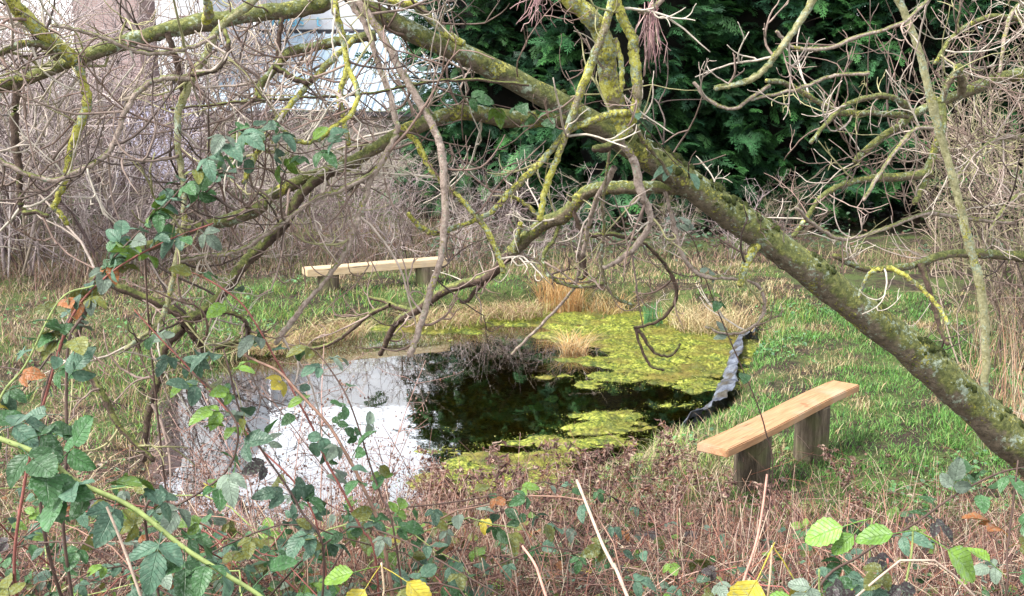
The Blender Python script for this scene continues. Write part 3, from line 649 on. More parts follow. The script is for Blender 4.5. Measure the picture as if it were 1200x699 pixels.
def bench(name, label, A, B, wdt, thick, ztop, legs, pm, lr):
    """A,B ends of the centre line (xy); legs fractions along it"""
    A, B = np.array(A), np.array(B); L = np.linalg.norm(B-A); ang = math.atan2(*(B-A)[::-1]); mid = (A+B)/2
    root = thing(name, label, 'bench', (*mid, gz(*mid))); root.rotation_euler = (0, 0, ang); zg = gz(*mid)
    base_of[root.name] = np.zeros(3)                      # parts are given in the bench's own axes
    me = bpy.data.meshes.new('seat'); import bmesh
    bm = bmesh.new(); bmesh.ops.create_cube(bm, size=1)
    for v in bm.verts: v.co = (v.co.x*L, v.co.y*wdt, v.co.z*thick)
    bmesh.ops.subdivide_edges(bm, edges=[e for e in bm.edges if abs(e.verts[0].co.x-e.verts[1].co.x) > .5], cuts=14)
    bmesh.ops.bevel(bm, geom=[e for e in bm.edges if len(e.link_faces) == 2 and e.calc_face_angle() > .5], offset=.006, segments=2, affect='EDGES')
    for v in bm.verts: v.co.z += .006*math.sin(v.co.x*2.3)+.0; v.co.y += .004*math.sin(v.co.x*4)
    bm.to_mesh(me); bm.free(); me.materials.append(pm)
    st = link('seat', me, root); st.location = (0, 0, ztop-zg-thick/2)
    for k, (t, r) in enumerate(zip(legs, lr)):
        S = 26; nz = 16; a = np.linspace(0, 2*np.pi, S, endpoint=False); zz = np.linspace(-.25, ztop-zg-thick+.003, nz)
        rr = r*(1+.07*np.sin(2*a+k)+.04*np.sin(5*a+2*k))
        Am, Zm = np.meshgrid(a, zz); rn = rr[None]*(1+.05*(vn(np.cos(Am)*6+k*7, np.sin(Am)*6, Zm*2)-.5)+.06*(.4-Zm)*.4)
        Vv = np.stack([np.cos(Am)*rn*1.0, np.sin(Am)*rn, Zm], -1).reshape(-1, 3)+np.array([(t-.5)*L, 0, 0]); i = np.arange(nz*S).reshape(nz, S)
        mb = MB(); mb.add(Vv, np.stack([i[:-1], np.roll(i[:-1], -1, 1), np.roll(i[1:], -1, 1), i[1:]], -1).reshape(-1, 4))
        top = np.vstack([Vv[-S:], Vv[-S:].mean(0, keepdims=True)]); mb.add(top, None, [(j, (j+1) % S, S) for j in range(S)])
        mb.build('leg', lgm, root)
    return root
c4 = [onz(*q, .47)[:2] for q in ((817, 519), (853, 526), (1007, 452), (975, 446))]
A, B = (c4[0]+c4[1])/2, (c4[3]+c4[2])/2
bench('plank_bench', 'near bench of an orange-brown plank on two log stumps, right of the pond', A, B, .205, .05, .47, (.27, .72), M_plank, (.116, .12))
A, B = onz(357, 314, .50)[:2], onz(522, 302.5, .50)[:2]
bench('plank_bench', 'far bench of a pale yellow plank on two stumps, across the pond at the left', A, B, .24, .085, .50, (.16, .86), M_plank2, (.125, .135))

# ------------------------------------------------------------------ trees traced limb by limb
def dT(x): return 3.35+(x-433)/757*.9
def trace(pts, d0, d1):
    n = len(pts); dd = np.linspace(d0, d1, n) if np.isscalar(d0) else d0
    return np.array([at(p[0], p[1], d) for p, d in zip(pts, dd)])
class TwigBag:
    def __init__(s): s.P = []; s.r = []; s.c = []
    def add(s, P, r0, r1, c): c = np.minimum(c, [.39, .34, .28]); s.P.append(P); s.r.append(np.linspace(r0, r1, len(P))); s.c.append(c)
    def build(s, parent, sides=5):
        if not s.P: return
        mb = MB(); addtubes(mb, np.array(s.P), np.array(s.r), sides, np.array(s.c)); o = mb.build('twigs', M_stem, parent); o['kind'] = 'stuff'
TWC = [(.36, .29, .245), (.24, .175, .145), (.44, .37, .31), (.11, .075, .06), (.26, .24, .12), (.16, .105, .085), (.07, .048, .04)]
def twigs(g, path, rpath, n, L, bag, depth=2, cols=TWC, t0=.12, sx=1.0):
    k = len(path)
    for q in range(n):
        j = int(g.uniform(t0, 1)*(k-2)); ta = norm(path[j+1]-path[j]); d = ta*g.uniform(.2, 1)+g.normal(0, .8, 3)*np.array([1, .75, 1]); ln = L*g.uniform(.4, 1.3)
        r0 = min(rpath[j]*.55, g.uniform(.0022, .0052)); c = np.array(cols[g.integers(len(cols))])*g.uniform(.8, 1.2)
        tw = grow(g, path[j], d, ln, 9, .2, g.uniform(-.10, .2)); bag.add(tw, r0, r0*.40, c)
        if depth > 1:
            for m in range(g.integers(1, 4)):
                j2 = int(g.integers(2, 8)); d2 = norm(tw[j2+1]-tw[j2])+g.normal(0, .65, 3); t2 = grow(g, tw[j2], d2, ln*g.uniform(.25, .6), 9, .22, g.uniform(0, .25))
                bag.add(t2, r0*.66, r0*.32, c*g.uniform(.85, 1.25))
                if depth > 2 and g.random() < .6:
                    j3 = int(g.integers(2, 8)); bag.add(grow(g, t2[j3], norm(t2[j3+1]-t2[j3])+g.normal(0, .7, 3), ln*g.uniform(.12, .3), 9, .22, .15), r0*.45, r0*.26, c*g.uniform(.9, 1.25))
gt = np.random.default_rng(21)
def branch(root, mat_, pts, d0, d1, r0, r1, ntw=6, L=.35, sides=8, name='branch', rough=.16, depth=2, t0=.12, knots=True):
    P = catmull(trace(pts, d0, d1), 7); k = len(P)
    P[1:-1] += gt.normal(0, 1, (k-2, 3))*.0014
    dm = P[:, 1]; r = np.linspace(r0, r1, k)*dm/F
    if knots: r = r*(1+.22*np.maximum(0, vn(np.arange(k)*.45, r0*7+pts[0][0])-.62)/.38)
    mb = MB(); addtubes(mb, P[None], r[None], sides, rough=rough)
    o = mb.build(name, mat_, root)
    if ntw:
        up_left = pts[0][0] < 680 and root is TREE
        bag = TwigBag(); twigs(gt, P, r, int(ntw*(2.5 if up_left else 1.9 if root is not TREE else 1.3)), L*(1.15 if up_left else 1.1), bag, 3, t0=t0); bag.build(o)
    return o, P, r
# --- the leaning tree
tp = [(1330, 640), (1262, 583), (1190, 521), (1133, 466), (1067, 409), (1000, 356), (940, 311), (900, 281), (850, 246), (800, 210), (750, 176), (700, 147), (667, 128), (600, 92), (533, 59), (500, 46), (433, 11), (385, -30), (330, -85), (270, -150)]
td = [dT(p[0]) for p in tp]
base = at(1330, 640, dT(1330)); base[2] = gz(base[0], base[1])
TREE = thing('leaning_tree', 'mossy leaning tree whose trunk slants across the picture from the right edge', 'tree', base)
P = catmull(trace(tp, td, None), 16)
rp = np.interp(np.linspace(0, 1, len(P)), np.linspace(0, 1, len(tp)), [29, 26, 23.5, 22, 20.5, 19.5, 18.5, 17.5, 17, 16.5, 16, 15, 14, 12.5, 12, 11.5, 11.5, 11, 10, 7])*P[:, 1]/F
root_p = base.copy(); root_p[2] -= .25; P = np.vstack([root_p[None]+[.12, .02, 0], P]); rp = np.concatenate([[rp[0]*1.35], rp])
mb = MB(); addtubes(mb, P[None], rp[None], 30, rough=.11); TR = mb.build('trunk', M_trunk, TREE)
# moss cushions on the upper side of the trunk
mm = plain('moss_cushion', (.018, .03, .006), (.085, .10, .018), 60, 1., 1.)
gm_ = np.random.default_rng(4); mbm = MB()
ico = None
import bmesh
bm = bmesh.new(); bmesh.ops.create_icosphere(bm, subdivisions=2, radius=1); bm.verts.ensure_lookup_table()
IV = np.array([v.co[:] for v in bm.verts]); IT = np.array([[v.index for v in f.verts] for f in bm.faces]); bm.free()
N_m = 520
tpos = gm_.beta(1.3, 2.4, N_m)*.62+.06; ji = (tpos*(len(P)-2)).astype(int)
pos = []; sc = []
for j in ji:
    T_ = norm(P[j+1]-P[j]); up = norm(np.array([0, 0, 1.])-T_*T_[2]); sd = np.cross(T_, up); a = gm_.normal(-.25, .62)
    nn_ = up*math.cos(a)+sd*math.sin(a); pp = P[j]+T_*gm_.uniform(0, .03)+nn_*rp[j]*.97
    if vn(pp[0]*9, pp[1]*9, pp[2]*9) > .50: pos.append(pp); sc.append(gm_.uniform(.005, .014))
pos = np.array(pos); sc = np.array(sc); K = len(IV)
W_ = IV[None]*(sc[:, None, None]*gm_.uniform(.6, 1.4, (len(pos), 1, 3)))*(1+.5*(gm_.random((len(pos), K, 1))-.5))+pos[:, None]
mbm.add(W_.reshape(-1, 3), None, (IT[None]+(np.arange(len(pos))*K)[:, None, None]).reshape(-1, 3)); mo = mbm.build('moss', mm, TR); mo['kind'] = 'stuff'
bag = TwigBag(); twigs(gt, P[60:-40], rp[60:-40], 18, .4, bag, 3); bag.build(TR)
br = lambda *a, **k: branch(TREE, *a, **k)
# A: limb along the top left, and its fork
br(M_trunk, [(400, -22), (380, 2), (340, 12), (300, 16), (233, 28), (167, 43), (117, 60), (83, 72), (33, 92), (0, 101), (-60, 118)], 3.32, 2.9, 10.5, 7, 10, .4, 16, depth=3)
br(M_lich, [(88, 70), (66, 52), (50, 40), (30, 20), (13, 2), (-5, -25)], 2.97, 2.8, 9, 7, 5, .4, 12, depth=3)
br(M_lich, [(242, 26), (244, 10), (240, -10), (236, -40)], 3.1, 3.0, 5, 4, 0)
br(M_limb, [(66, 68), (58, 56), (35, 51), (15, 55), (-15, 70)], 2.95, 2.8, 5, 3.5, 3, .3)
# B and the limbs below it on the left
br(M_limb, [(672, 140), (640, 139), (600, 140), (550, 132), (517, 136), (483, 150), (450, 167), (417, 187), (383, 202), (350, 213), (317, 230), (300, 246), (267, 258), (233, 266), (183, 285), (133, 310), (108, 331)], dT(672), 2.95, 9.5, 6, 14, .42, 14, depth=3)
br(M_dark, [(388, 200), (365, 216), (348, 235), (333, 263), (300, 296), (283, 313), (260, 346), (237, 366), (217, 376)], 3.25, 3.0, 6.5, 6, 6, .35, 10)
br(M_dark, [(108, 331), (127, 333), (160, 345), (200, 363), (217, 378), (226, 392), (233, 403), (240, 416)], 2.95, 3.02, 5, 4.5, 4, .25, 10)
br(M_dark, [(100, 336), (98, 360), (90, 393), (93, 423), (110, 446), (123, 466), (140, 500), (180, 540)], 2.94, 2.85, 4.5, 3.2, 3, .25, 8)
br(M_dark, [(215, 384), (193, 410), (187, 440), (180, 462), (172, 500), (168, 540)], 3.0, 2.95, 4.8, 4, 2, .2, 8)
br(M_dark, [(237, 366), (262, 366), (283, 372), (291, 385), (285, 400), (270, 404), (250, 410)], 3.03, 3.1, 3, 2, 2, .2, 7)
# E: lower limb reaching towards the water
br(M_limb, [(812, 224), (767, 220), (733, 220), (700, 222), (680, 231), (660, 253), (640, 261), (620, 276), (600, 296)], dT(812), 4.1, 7.5, 8.5, 7, .35, 12, depth=3)
br(M_dark, [(602, 294), (590, 305), (570, 326), (533, 336), (507, 350), (487, 365), (470, 374), (460, 385), (452, 403), (446, 415)], 4.1, 4.6, 6.5, 3, 4, .2, 9)
br(M_dark, [(485, 365), (465, 360), (450, 353), (432, 349)], 4.48, 4.6, 4, 2.5, 0)
br(M_dark, [(457, 358), (440, 365), (427, 373), (403, 393), (380, 406), (340, 412)], 4.52, 4.7, 3, 2, 2, .2, 6)
br(M_dark, [(568, 330), (558, 340), (548, 352), (540, 353)], 4.25, 4.3, 3, 2.5, 0)
br(M_lich, [(640, 262), (620, 243), (603, 232), (590, 230)], 4.0, 3.95, 3, 2, 1, .2, 6)
br(M_lich, [(604, 296), (606, 280), (610, 262)], 4.08, 4.02, 3.5, 3.5, 0)
# upright limb G, thick yellow stem F and their long drooping branches
br(M_lich, [(733, 152), (722, 125), (714, 95), (710, 62), (703, 37), (690, 18), (667, -2), (630, -35)], dT(733)-.04, 3.5, 11.5, 10, 4, .35, 14)
br(M_lich, [(719, -30), (723, 0), (730, 23), (740, 43), (743, 67), (747, 100), (745, 123), (739, 141), (725, 163)], 3.45, 3.48, 5, 6, 3, .3, 10)
br(M_lich, [(740, 134), (724, 133), (707, 137), (667, 153), (643, 180), (620, 203), (593, 231), (573, 250), (540, 265), (513, 273), (493, 266), (478, 250)], 3.47, 3.3, 4.6, 2.8, 4, .3, 9)
br(M_lich, [(719, -5), (707, 37), (690, 80), (673, 127), (660, 167), (647, 200), (637, 231), (633, 258)], 3.42, 3.4, 5, 3.6, 3, .3, 9)
br(M_pale, [(724, 161), (735, 176), (743, 190), (753, 230), (758, 240), (762, 260), (750, 283), (727, 303), (708, 314)], 3.5, 3.6, 5.4, 3.6, 4, .3, 9)
br(M_lich, [(720, 45), (727, 70), (729, 95), (728, 108)], 3.44, 3.46, 3, 2.6, 0)
br(M_limb, [(742, 145), (756, 168), (775, 190), (790, 215)], 3.5, 3.6, 3, 2, 1, .2)
br(M_dark, [(722, 165), (710, 173), (697, 175)], dT(722)-.1, dT(722)-.2, 6, 4.5, 0)
# long hanging branches at the upper left
br(M_green, [(320, -30), (297, 0), (257, 33), (240, 67), (223, 97), (210, 130), (208, 167), (213, 200), (216, 232), (215, 270), (207, 300), (197, 356), (180, 383), (147, 410)], 3.05, 2.85, 4.6, 2.8, 7, .3, 9)
br(M_pale, [(223, 92), (187, 93), (167, 103), (147, 130), (137, 160), (123, 183), (93, 200), (63, 212), (30, 203), (0, 188), (-30, 170)], 2.92, 2.8, 3.2, 2.8, 4, .3, 8)
br(M_pale, [(252, 42), (225, 55), (190, 62), (160, 60), (130, 48), (95, 36), (60, 30)], 2.95, 2.75, 2.8, 2.4, 4, .25, 7)
br(M_lich, [(92, 76), (98, 98), (103, 123), (93, 147), (83, 180), (77, 207), (67, 233), (62, 243)], 2.98, 2.92, 5.2, 4.2, 3, .25, 9)
br(M_lich, [(62, 243), (70, 250), (79, 263)], 2.92, 2.92, 3.5, 3.5, 0)
br(M_dark, [(20, 98), (17, 133), (18, 167), (22, 200), (24, 230), (27, 247), (42, 249), (56, 254)], 2.92, 2.88, 4.6, 3, 3, .25, 8)
br(M_dark, [(196, 38), (205, 65), (211, 90), (214, 112)], 3.1, 3.15, 3.6, 3, 0)
br(M_dark, [(263, 35), (267, 55), (258, 78), (240, 86), (215, 90)], 3., 2.93, 2.8, 2.4, 1, .2)
br(M_pale, [(408, -30), (420, 0), (447, 40), (463, 70), (487, 113), (507, 147), (517, 177), (521, 231), (518, 296), (503, 346), (490, 390), (480, 418)], 3.2, 3.15, 5.2, 3.4, 5, .3, 9)
br(M_lich, [(385, -20), (390, 0), (400, 40), (407, 80), (398, 110), (403, 143), (409, 170)], 3.15, 3.1, 4.4, 3, 5, .3, 8)
br(M_pale, [(404, -20), (412, 4), (430, 33), (443, 73), (457, 110), (463, 140), (466, 152), (457, 173), (433, 213), (428, 232), (417, 263), (403, 300), (383, 326), (350, 366), (323, 403)], 3.25, 3.1, 3.8, 3., 6, .3, 8)
br(M_limb, [(440, 42), (400, 48), (367, 55), (337, 63), (323, 80), (307, 97), (303, 110), (310, 118)], 3.3, 3.1, 6.5, 3.5, 6, .3, 9)
br(M_lich, [(415, 46), (390, 70), (360, 100), (343, 120), (320, 147), (300, 182), (285, 215)], 3.25, 3.0, 4.4, 2.8, 5, .3, 8)
br(M_lich, [(438, -8), (452, 2), (483, 5), (503, 20), (520, 37), (543, 52)], 3.35, 3.4, 5.4, 4.6, 4, .3, 8)
br(M_lich, [(470, 148), (490, 170), (503, 197), (517, 213), (540, 234), (567, 266), (583, 296), (590, 320)], 3.35, 3.3, 4, 3, 3, .25, 8)
br(M_lich, [(408, 80), (420, 110), (410, 135), (390, 150), (370, 165), (345, 165), (330, 150)], 3.1, 2.95, 3.4, 2.4, 2, .2, 7)
br(M_pale, [(462, 165), (440, 200), (400, 222), (367, 234), (333, 260), (300, 282), (273, 296), (240, 300), (205, 308)], 3.2, 2.9, 3., 2.4, 4, .25, 7)
br(M_dark, [(330, 20), (327, 45), (326, 68)], 3.2, 3.2, 3, 2.6, 0)
br(M_dark, [(320, 78), (345, 92), (362, 97), (366, 90)], 3.1, 3.1, 4, 2.5, 0)
br(M_dark, [(620, 100), (560, 94), (500, 97), (440, 108), (400, 113), (320, 117), (260, 122), (200, 128)], 3.3, 3.05, 1.9, 1.6, 2, .2, 6)
# hanging loops right of centre
br(M_limb, [(716, 170), (707, 234), (708, 266), (705, 300), (710, 333), (723, 350), (743, 357)], 3.65, 3.75, 2.0, 1.9, 3, .2, 7)
br(M_dark, [(668, 232), (683, 271), (715, 275), (747, 281), (767, 296), (783, 316), (793, 343), (783, 366), (767, 378), (743, 384)], 3.95, 4.1, 2.6, 2.1, 3, .2, 7)
br(M_dark, [(746, 384), (753, 393), (767, 413), (787, 416), (797, 403)], 4.1, 4.1, 2.4, 1.6, 0)
br(M_dark, [(744, 384), (750, 405), (762, 428), (778, 434)], 4.1, 4.1, 1.8, 1.6, 0)
br(M_pale, [(780, 225), (787, 253), (800, 300), (823, 323), (853, 326), (880, 330), (893, 343), (895, 366), (877, 386), (853, 391), (827, 383)], 3.8, 4.0, 2.8, 2.2, 4, .2, 7)
br(M_limb, [(655, 262), (650, 280), (637, 300), (643, 323), (673, 336), (707, 333)], 4.0, 3.9, 2.4, 2.4, 2, .2, 7)
br(M_lich, [(893, 278), (885, 290), (873, 313), (867, 335)], dT(893), 3.8, 6.5, 4, 3, .25, 9)
br(M_pale, [(720, 196), (700, 233), (690, 262), (683, 300)], 3.7, 3.9, 3.6, 2.6, 3, .25, 7)
br(M_dark, [(683, 300), (686, 322), (678, 327)], 3.9, 3.92, 3, 2, 0)
br(M_pale, [(600, 415), (622, 393), (650, 365), (672, 338), (680, 310), (676, 295)], 4.3, 3.95, 1.8, 2.4, 0)
# green shoot rising from the trunk at the right
br(M_green, [(1152, 480), (1154, 456), (1155, 413), (1153, 366), (1145, 320), (1133, 276), (1123, 233), (1113, 197), (1100, 153), (1090, 113), (1080, 70), (1067, 33), (1053, 0), (1035, -40)], dT(1152)+.02, 4.0, 5., 4., 0, sides=12, rough=.1)
br(M_lich, [(1005, 352), (1013, 332), (1023, 318), (1047, 316), (1073, 333), (1097, 356), (1112, 381)], dT(1005)-.05, 3.8, 2.6, 3, 1, .2, 7)
# long pale shoots right of the upright limb
br(M_green, [(965, -30), (953, 0), (930, 37), (910, 63), (897, 80), (880, 93), (860, 100), (838, 104)], 3.5, 3.6, 4., 3., 5, .3, 8)
br(M_pale, [(1100, -15), (1087, 0), (1057, 27), (1007, 43), (967, 57), (927, 55), (910, 37)], 3.9, 3.7, 2.6, 2.2, 3, .25, 7)
br(M_pale, [(902, 100), (877, 117), (857, 128), (830, 117), (813, 97)], 3.62, 3.6, 2.4, 2., 1, .2, 7)
br(M_pale, [(1018, 86), (973, 90), (940, 103), (900, 112), (880, 117)], 3.7, 3.62, 2.2, 1.8, 1, .2, 7)
# hanging bunch of dead needles
def dead_bunch(px, py, d, n_, L):
    mb = MB(); p = at(px, py, d); q = p+rng.normal(0, .018, (n_, 3)); t = np.linspace(0, 1, 5)[None, :, None]
    P_ = q[:, None]+np.array([0, 0, -1.])*U(.4, 1, n_)[:, None, None]*L*t+rng.normal(0, .03, (n_, 1, 3))*t+rng.normal(0, .006, (n_, 5, 3))*t
    addtubes(mb, P_, np.full((n_, 5), .0016), 3, pick([(.33, .2, .2), (.24, .13, .13), (.42, .28, .26)], n_)); o = mb.build('dead_catkins', M_stem, TREE); o['kind'] = 'stuff'
br(M_pale, [(778, -4), (768, 8), (757, 15), (748, 12)], 3.5, 3.5, 3, 3, 0)
dead_bunch(762, 10, 3.5, 42, .19); dead_bunch(632, -8, 3.5, 26, .09)

# --- the right-hand tree, its trunk just outside the frame
tb = at(1290, 300, 5.6); tb[2] = gz(tb[0], tb[1])
T2 = thing('bare_tree', 'bare tree at the right edge sending mossy limbs and curling twigs left', 'tree', tb)
P2 = np.array([tb+[.1, 0, -.2], tb+[.02, 0, .6], tb+[-.05, 0, 1.5], tb+[.03, .05, 2.6], tb+[.2, .1, 4.2], tb+[.1, .2, 5.5]]); Pc = catmull(P2, 10)
mb = MB(); addtubes(mb, Pc[None], np.linspace(.14, .03, len(Pc))[None], 18, rough=.1); o2 = mb.build('trunk', M_limb, T2)
bag = TwigBag(); twigs(gt, Pc, np.linspace(.14, .03, len(Pc)), 60, 1.1, bag, 3); bag.build(o2)
b2 = lambda *a, **k: branch(T2, *a, **k)
b2(M_limb, [(1300, 70), (1250, 80), (1200, 87), (1167, 93), (1133, 108), (1100, 120), (1073, 133), (1050, 150), (1017, 174), (1002, 190)], 5.6, 5.0, 9, 3, 13, .42, 12, depth=3)
b2(M_limb, [(1104, 119), (1110, 100), (1121, 84), (1124, 80)], 5.2, 5.15, 4, 5, 1, .2)
b2(M_limb, [(1127, 110), (1127, 96), (1122, 81)], 5.25, 5.15, 5.5, 4.5, 0)
b2(M_limb, [(1068, 133), (1055, 119), (1037, 113), (1012, 116), (990, 124), (970, 143), (950, 168)], 5.12, 4.8, 4.4, 2.6, 5, .32, 8, depth=3)
b2(M_limb, [(1064, 136), (1027, 133), (990, 133), (977, 130), (943, 110), (920, 98), (898, 95)], 5.12, 4.7, 4, 2.6, 5, .32, 8, depth=3)
b2(M_limb, [(1102, 122), (1104, 150), (1096, 175), (1090, 193), (1080, 222), (1072, 238)], 5.2, 5.1, 6, 4, 3, .3, 9, depth=3)
b2(M_limb, [(1090, 203), (1050, 208), (1017, 210), (987, 217), (963, 231), (947, 253), (930, 277)], 5.13, 4.8, 5, 2.8, 5, .3, 9, depth=3)
b2(M_limb, [(1290, 310), (1240, 303), (1200, 301), (1160, 298), (1113, 298), (1080, 308), (1060, 313), (1013, 315), (977, 300)], 5.6, 4.9, 7, 3, 6, .3, 10, depth=3)
b2(M_dark, [(1079, 309), (1087, 333), (1097, 366), (1103, 390), (1111, 404)], 5.1, 5.0, 4, 2.6, 4, .25, 8)
b2(M_pale, [(1190, 262), (1123, 255), (1087, 250), (1050, 263), (1013, 276), (983, 280), (953, 263), (933, 243)], 5.4, 4.7, 2.8, 2, 5, .25, 7)
b2(M_pale, [(1095, 150), (1072, 152), (1055, 170), (1030, 205), (1012, 235)], 5.1, 4.8, 2.6, 2, 3, .25, 7)
b2(M_pale, [(1260, -20), (1215, 0), (1190, 10), (1178, 40), (1172, 85)], 5.5, 5.2, 3, 2, 8, .4, 7, depth=3)
b2(M_pale, [(1280, 180), (1220, 170), (1180, 160), (1150, 175), (1120, 210)], 5.6, 5.2, 4, 2, 14, .45, 7, depth=3)
b2(M_limb, [(1280, 20), (1220, 25), (1160, 20), (1120, 40), (1095, 75)], 5.6, 5.2, 4, 2, 14, .45, 7, depth=3)
b2(M_pale, [(1280, 240), (1220, 225), (1185, 235), (1160, 270)], 5.6, 5.2, 4, 2, 12, .45, 7, depth=3)

# ------------------------------------------------------------------ bramble leaves
def leaflet(L, Wd, fold, curl, g, rows=13):
    v = np.linspace(0, 1, rows); wv = Wd*np.sin(np.pi*np.clip(v, 0.0, 1)**.74)**.72; wv[-1] = .0; wv[0] = Wd*.06
    ser = 1+(.05 if rows > 8 else 0)*np.array([(-1)**k for k in range(rows)]); V = []; uv = []
    tw = g.uniform(-.22, .22); ph = g.uniform(0, 6); US = (-1, -.5, 0, .5, 1) if rows > 6 else (-1, 0, 1); nu = len(US)
    for k in range(rows):
        zc = -curl*L*v[k]**2; e = wv[k]*(ser[k] if 0 < k < rows-1 else 1)
        for u in US:
            V.append((u*e, v[k]*L+(.03*L*abs(u) if 0 < k < rows-1 else 0), zc+abs(u)**1.3*fold*e+tw*u*e*v[k]+.018*L*math.sin(v[k]*11+ph+u)*abs(u))); uv.append((u, v[k], 0))
    T = []
    for k in range(rows-1):
        for c in range(nu-1):
            a = k*nu+c; T += [(a, a+1, a+nu+1), (a, a+nu+1, a+nu)]
    return np.array(V), np.array(T), np.array(uv)
def compound(seed, n_leaf=3, size=.055, droop=.25):
    """leaf with petiole along +Y at the origin, leaflets facing +Z"""
    g = np.random.default_rng(seed); mbs = []; pet = size*.75
    specs = [(0, pet*1.25, size*1.15)]
    if n_leaf >= 3: specs += [(62, pet*.85, size*.9), (-62, pet*.85, size*.9)]
    V = []; T = []; L_ = []; n0 = 0
    for an, off, sz in specs:
        v, t, uv = leaflet(sz, sz*g.uniform(.30, .38), g.uniform(.05, .4), g.uniform(.05, .4)+droop*.3, g)
        a = R(-an+g.normal(0, 8)); rx = R(g.normal(-12, 14))
        y, z = v[:, 1]*math.cos(rx)-v[:, 2]*math.sin(rx), v[:, 1]*math.sin(rx)+v[:, 2]*math.cos(rx)
        v = np.stack([v[:, 0]*math.cos(a)-y*math.sin(a), v[:, 0]*math.sin(a)+y*math.cos(a)+off, z], 1)
        V.append(v); T.append(t+n0); L_.append(uv); n0 += len(v)
    pp = np.array([[[0, 0, 0], [0, pet*.5, .003], [0, specs[0][1], 0.]]]); tv, tq, _ = tubes(pp, np.full((1, 3), .0011), 3, cap=False)
    tq = np.vstack([tq[:, [0, 1, 2]], tq[:, [0, 2, 3]]]); V.append(tv); T.append(tq+n0); L_.append(np.zeros((len(tv), 3)))
    return np.vstack(V), np.vstack(T), np.vstack(L_)
PRO = [compound(k, 3, .055, d) for k, d in enumerate((.1, .3, .5, .2, .4))]+[compound(9, 1, .055, .3), compound(12, 1, .055, .1)]
LC = {'green': (.042, .105, .036), 'blue': (.065, .125, .08), 'lime': (.12, .21, .03), 'olive': (.115, .12, .025), 'rust': (.22, .08, .025), 'purple': (.055, .04, .042), 'yellow': (.48, .39, .05), 'bright': (.15, .29, .05), 'grey': (.14, .18, .135)}
LM = {}
def leaf_mesh(k, c, j=0):
    key = (k, c, j)
    if key not in LM:
        V, T, uv = PRO[k]; g = np.random.default_rng(hash((k, len(c), j)) % 1000)
        col = np.array(LC[c])*[1, .75, 1.25][j]; cc = np.tile(col, (len(V), 1))*(1+.3*(vn(V[:, 0]*60+j, V[:, 1]*60, 0)[:, None]-.5))
        mb = MB(); mb.add(V, None, T, cc, uv); o = mb.build('leaf', M_leaf); LM[key] = o.data; bpy.data.objects.remove(o)
    return LM[key]
from mathutils import Matrix, Vector
LEAF_N = 0
def put_leaf(parent, p, fwd, up, c, s=1., k=None, g=rng):
    global LEAF_N; LEAF_N += 1
    k = int(g.integers(0, len(PRO))) if k is None else k
    o = bpy.data.objects.new('leaf', leaf_mesh(k, c, int(g.integers(3)))); C.objects.link(o); o.parent = parent
    M = frames(np.array([fwd], float), np.array([up], float))[0]; m4 = Matrix(M.tolist()).to_4x4(); m4.translation = Vector(np.array(p)-base_of[parent.name])
    o.matrix_local = m4 @ Matrix.Scale(s, 4); return o
CANE_COL = {'green': (.22, .27, .09), 'red': (.22, .075, .06), 'dark': (.075, .045, .035), 'tan': (.50, .37, .25), 'brown': (.24, .14, .10)}
gb = np.random.default_rng(33)
MIXL = (['green', 'blue', 'olive', 'lime', 'rust', 'grey', 'purple', 'yellow'], [.34, .25, .15, .10, .03, .09, .03, .01])
def cane(label, path, r0, r1, colour, nleaf, ls=(.7, 1.1), mixl=MIXL, trange=(.05, .98), name='bramble', group=None, thorns=True, side=1, cat='bramble', face=.5):
    k = len(path); base = path[0].copy()
    root = thing(name, label, cat, base, group)
    r = np.linspace(r0, r1, k); mb = MB(); c = np.array(CANE_COL[colour])
    addtubes(mb, path[None], r[None], 6, c*gb.uniform(.85, 1.15), rough=.05)
    if thorns:
        m = k//2; jj = gb.integers(1, k-1, m); d = norm(gb.normal(0, 1, (m, 3))); P_ = path[jj][:, None]+d[:, None]*np.linspace(.5, 1, 2)[None, :, None]*(r[jj][:, None, None]+.004)
        addtubes(mb, P_, np.stack([np.full(m, .0012), np.full(m, .0002)], 1), 3, c*.8)
    cn = mb.build('cane', M_stem, root)
    for q in range(nleaf):
        t = trange[0]+(trange[1]-trange[0])*(q+gb.uniform(0, .9))/max(nleaf, 1); j = min(int(t*(k-1)), k-2); ta = norm(path[j+1]-path[j])
        sd_v = norm(np.cross(ta, [0, 0, 1]))*(1 if q % 2 else -1)*side
        f = norm(sd_v*gb.uniform(.4, 1)+ta*gb.uniform(0, .6)+np.array([0, -.25, gb.uniform(-.35, .35)])+gb.normal(0, .25, 3))
        up = norm(np.array([0, -face, 1.])+gb.normal(0, .38, 3))
        put_leaf(cn, path[j], f, up, MIXL[0][gb.choice(8, p=mixl[1])] if mixl is MIXL else mixl[0][gb.choice(len(mixl[0]), p=mixl[1])], gb.uniform(*ls), None, gb)
    return root
def cpath(pts, d0, d1, ground=None):
    P = trace(pts, d0, d1)
    if ground is not None:
        e = P[0] if ground == 0 else P[-1]; q = e.copy(); q[2] = gz(q[0], q[1])-.03; q[0] += gb.uniform(-.1, .1); q[1] += .05
        P = np.vstack([[q], P]) if ground == 0 else np.vstack([[q], P[::-1]])
    return catmull(P, 7)
GB = (['green', 'blue', 'grey', 'lime'], [.55, .28, .13, .04])
cane('thick pale green bramble cane crossing the lower left corner with large veined leaves', cpath([(-190, 640), (-120, 540), (-40, 508), (20, 522), (60, 541), (90, 565), (155, 595), (215, 642), (262, 672), (320, 712), (380, 790)], 1.95, 1.85, 0), .0056, .004, 'green', 26, (.9, 1.25), GB, (.26, .98))
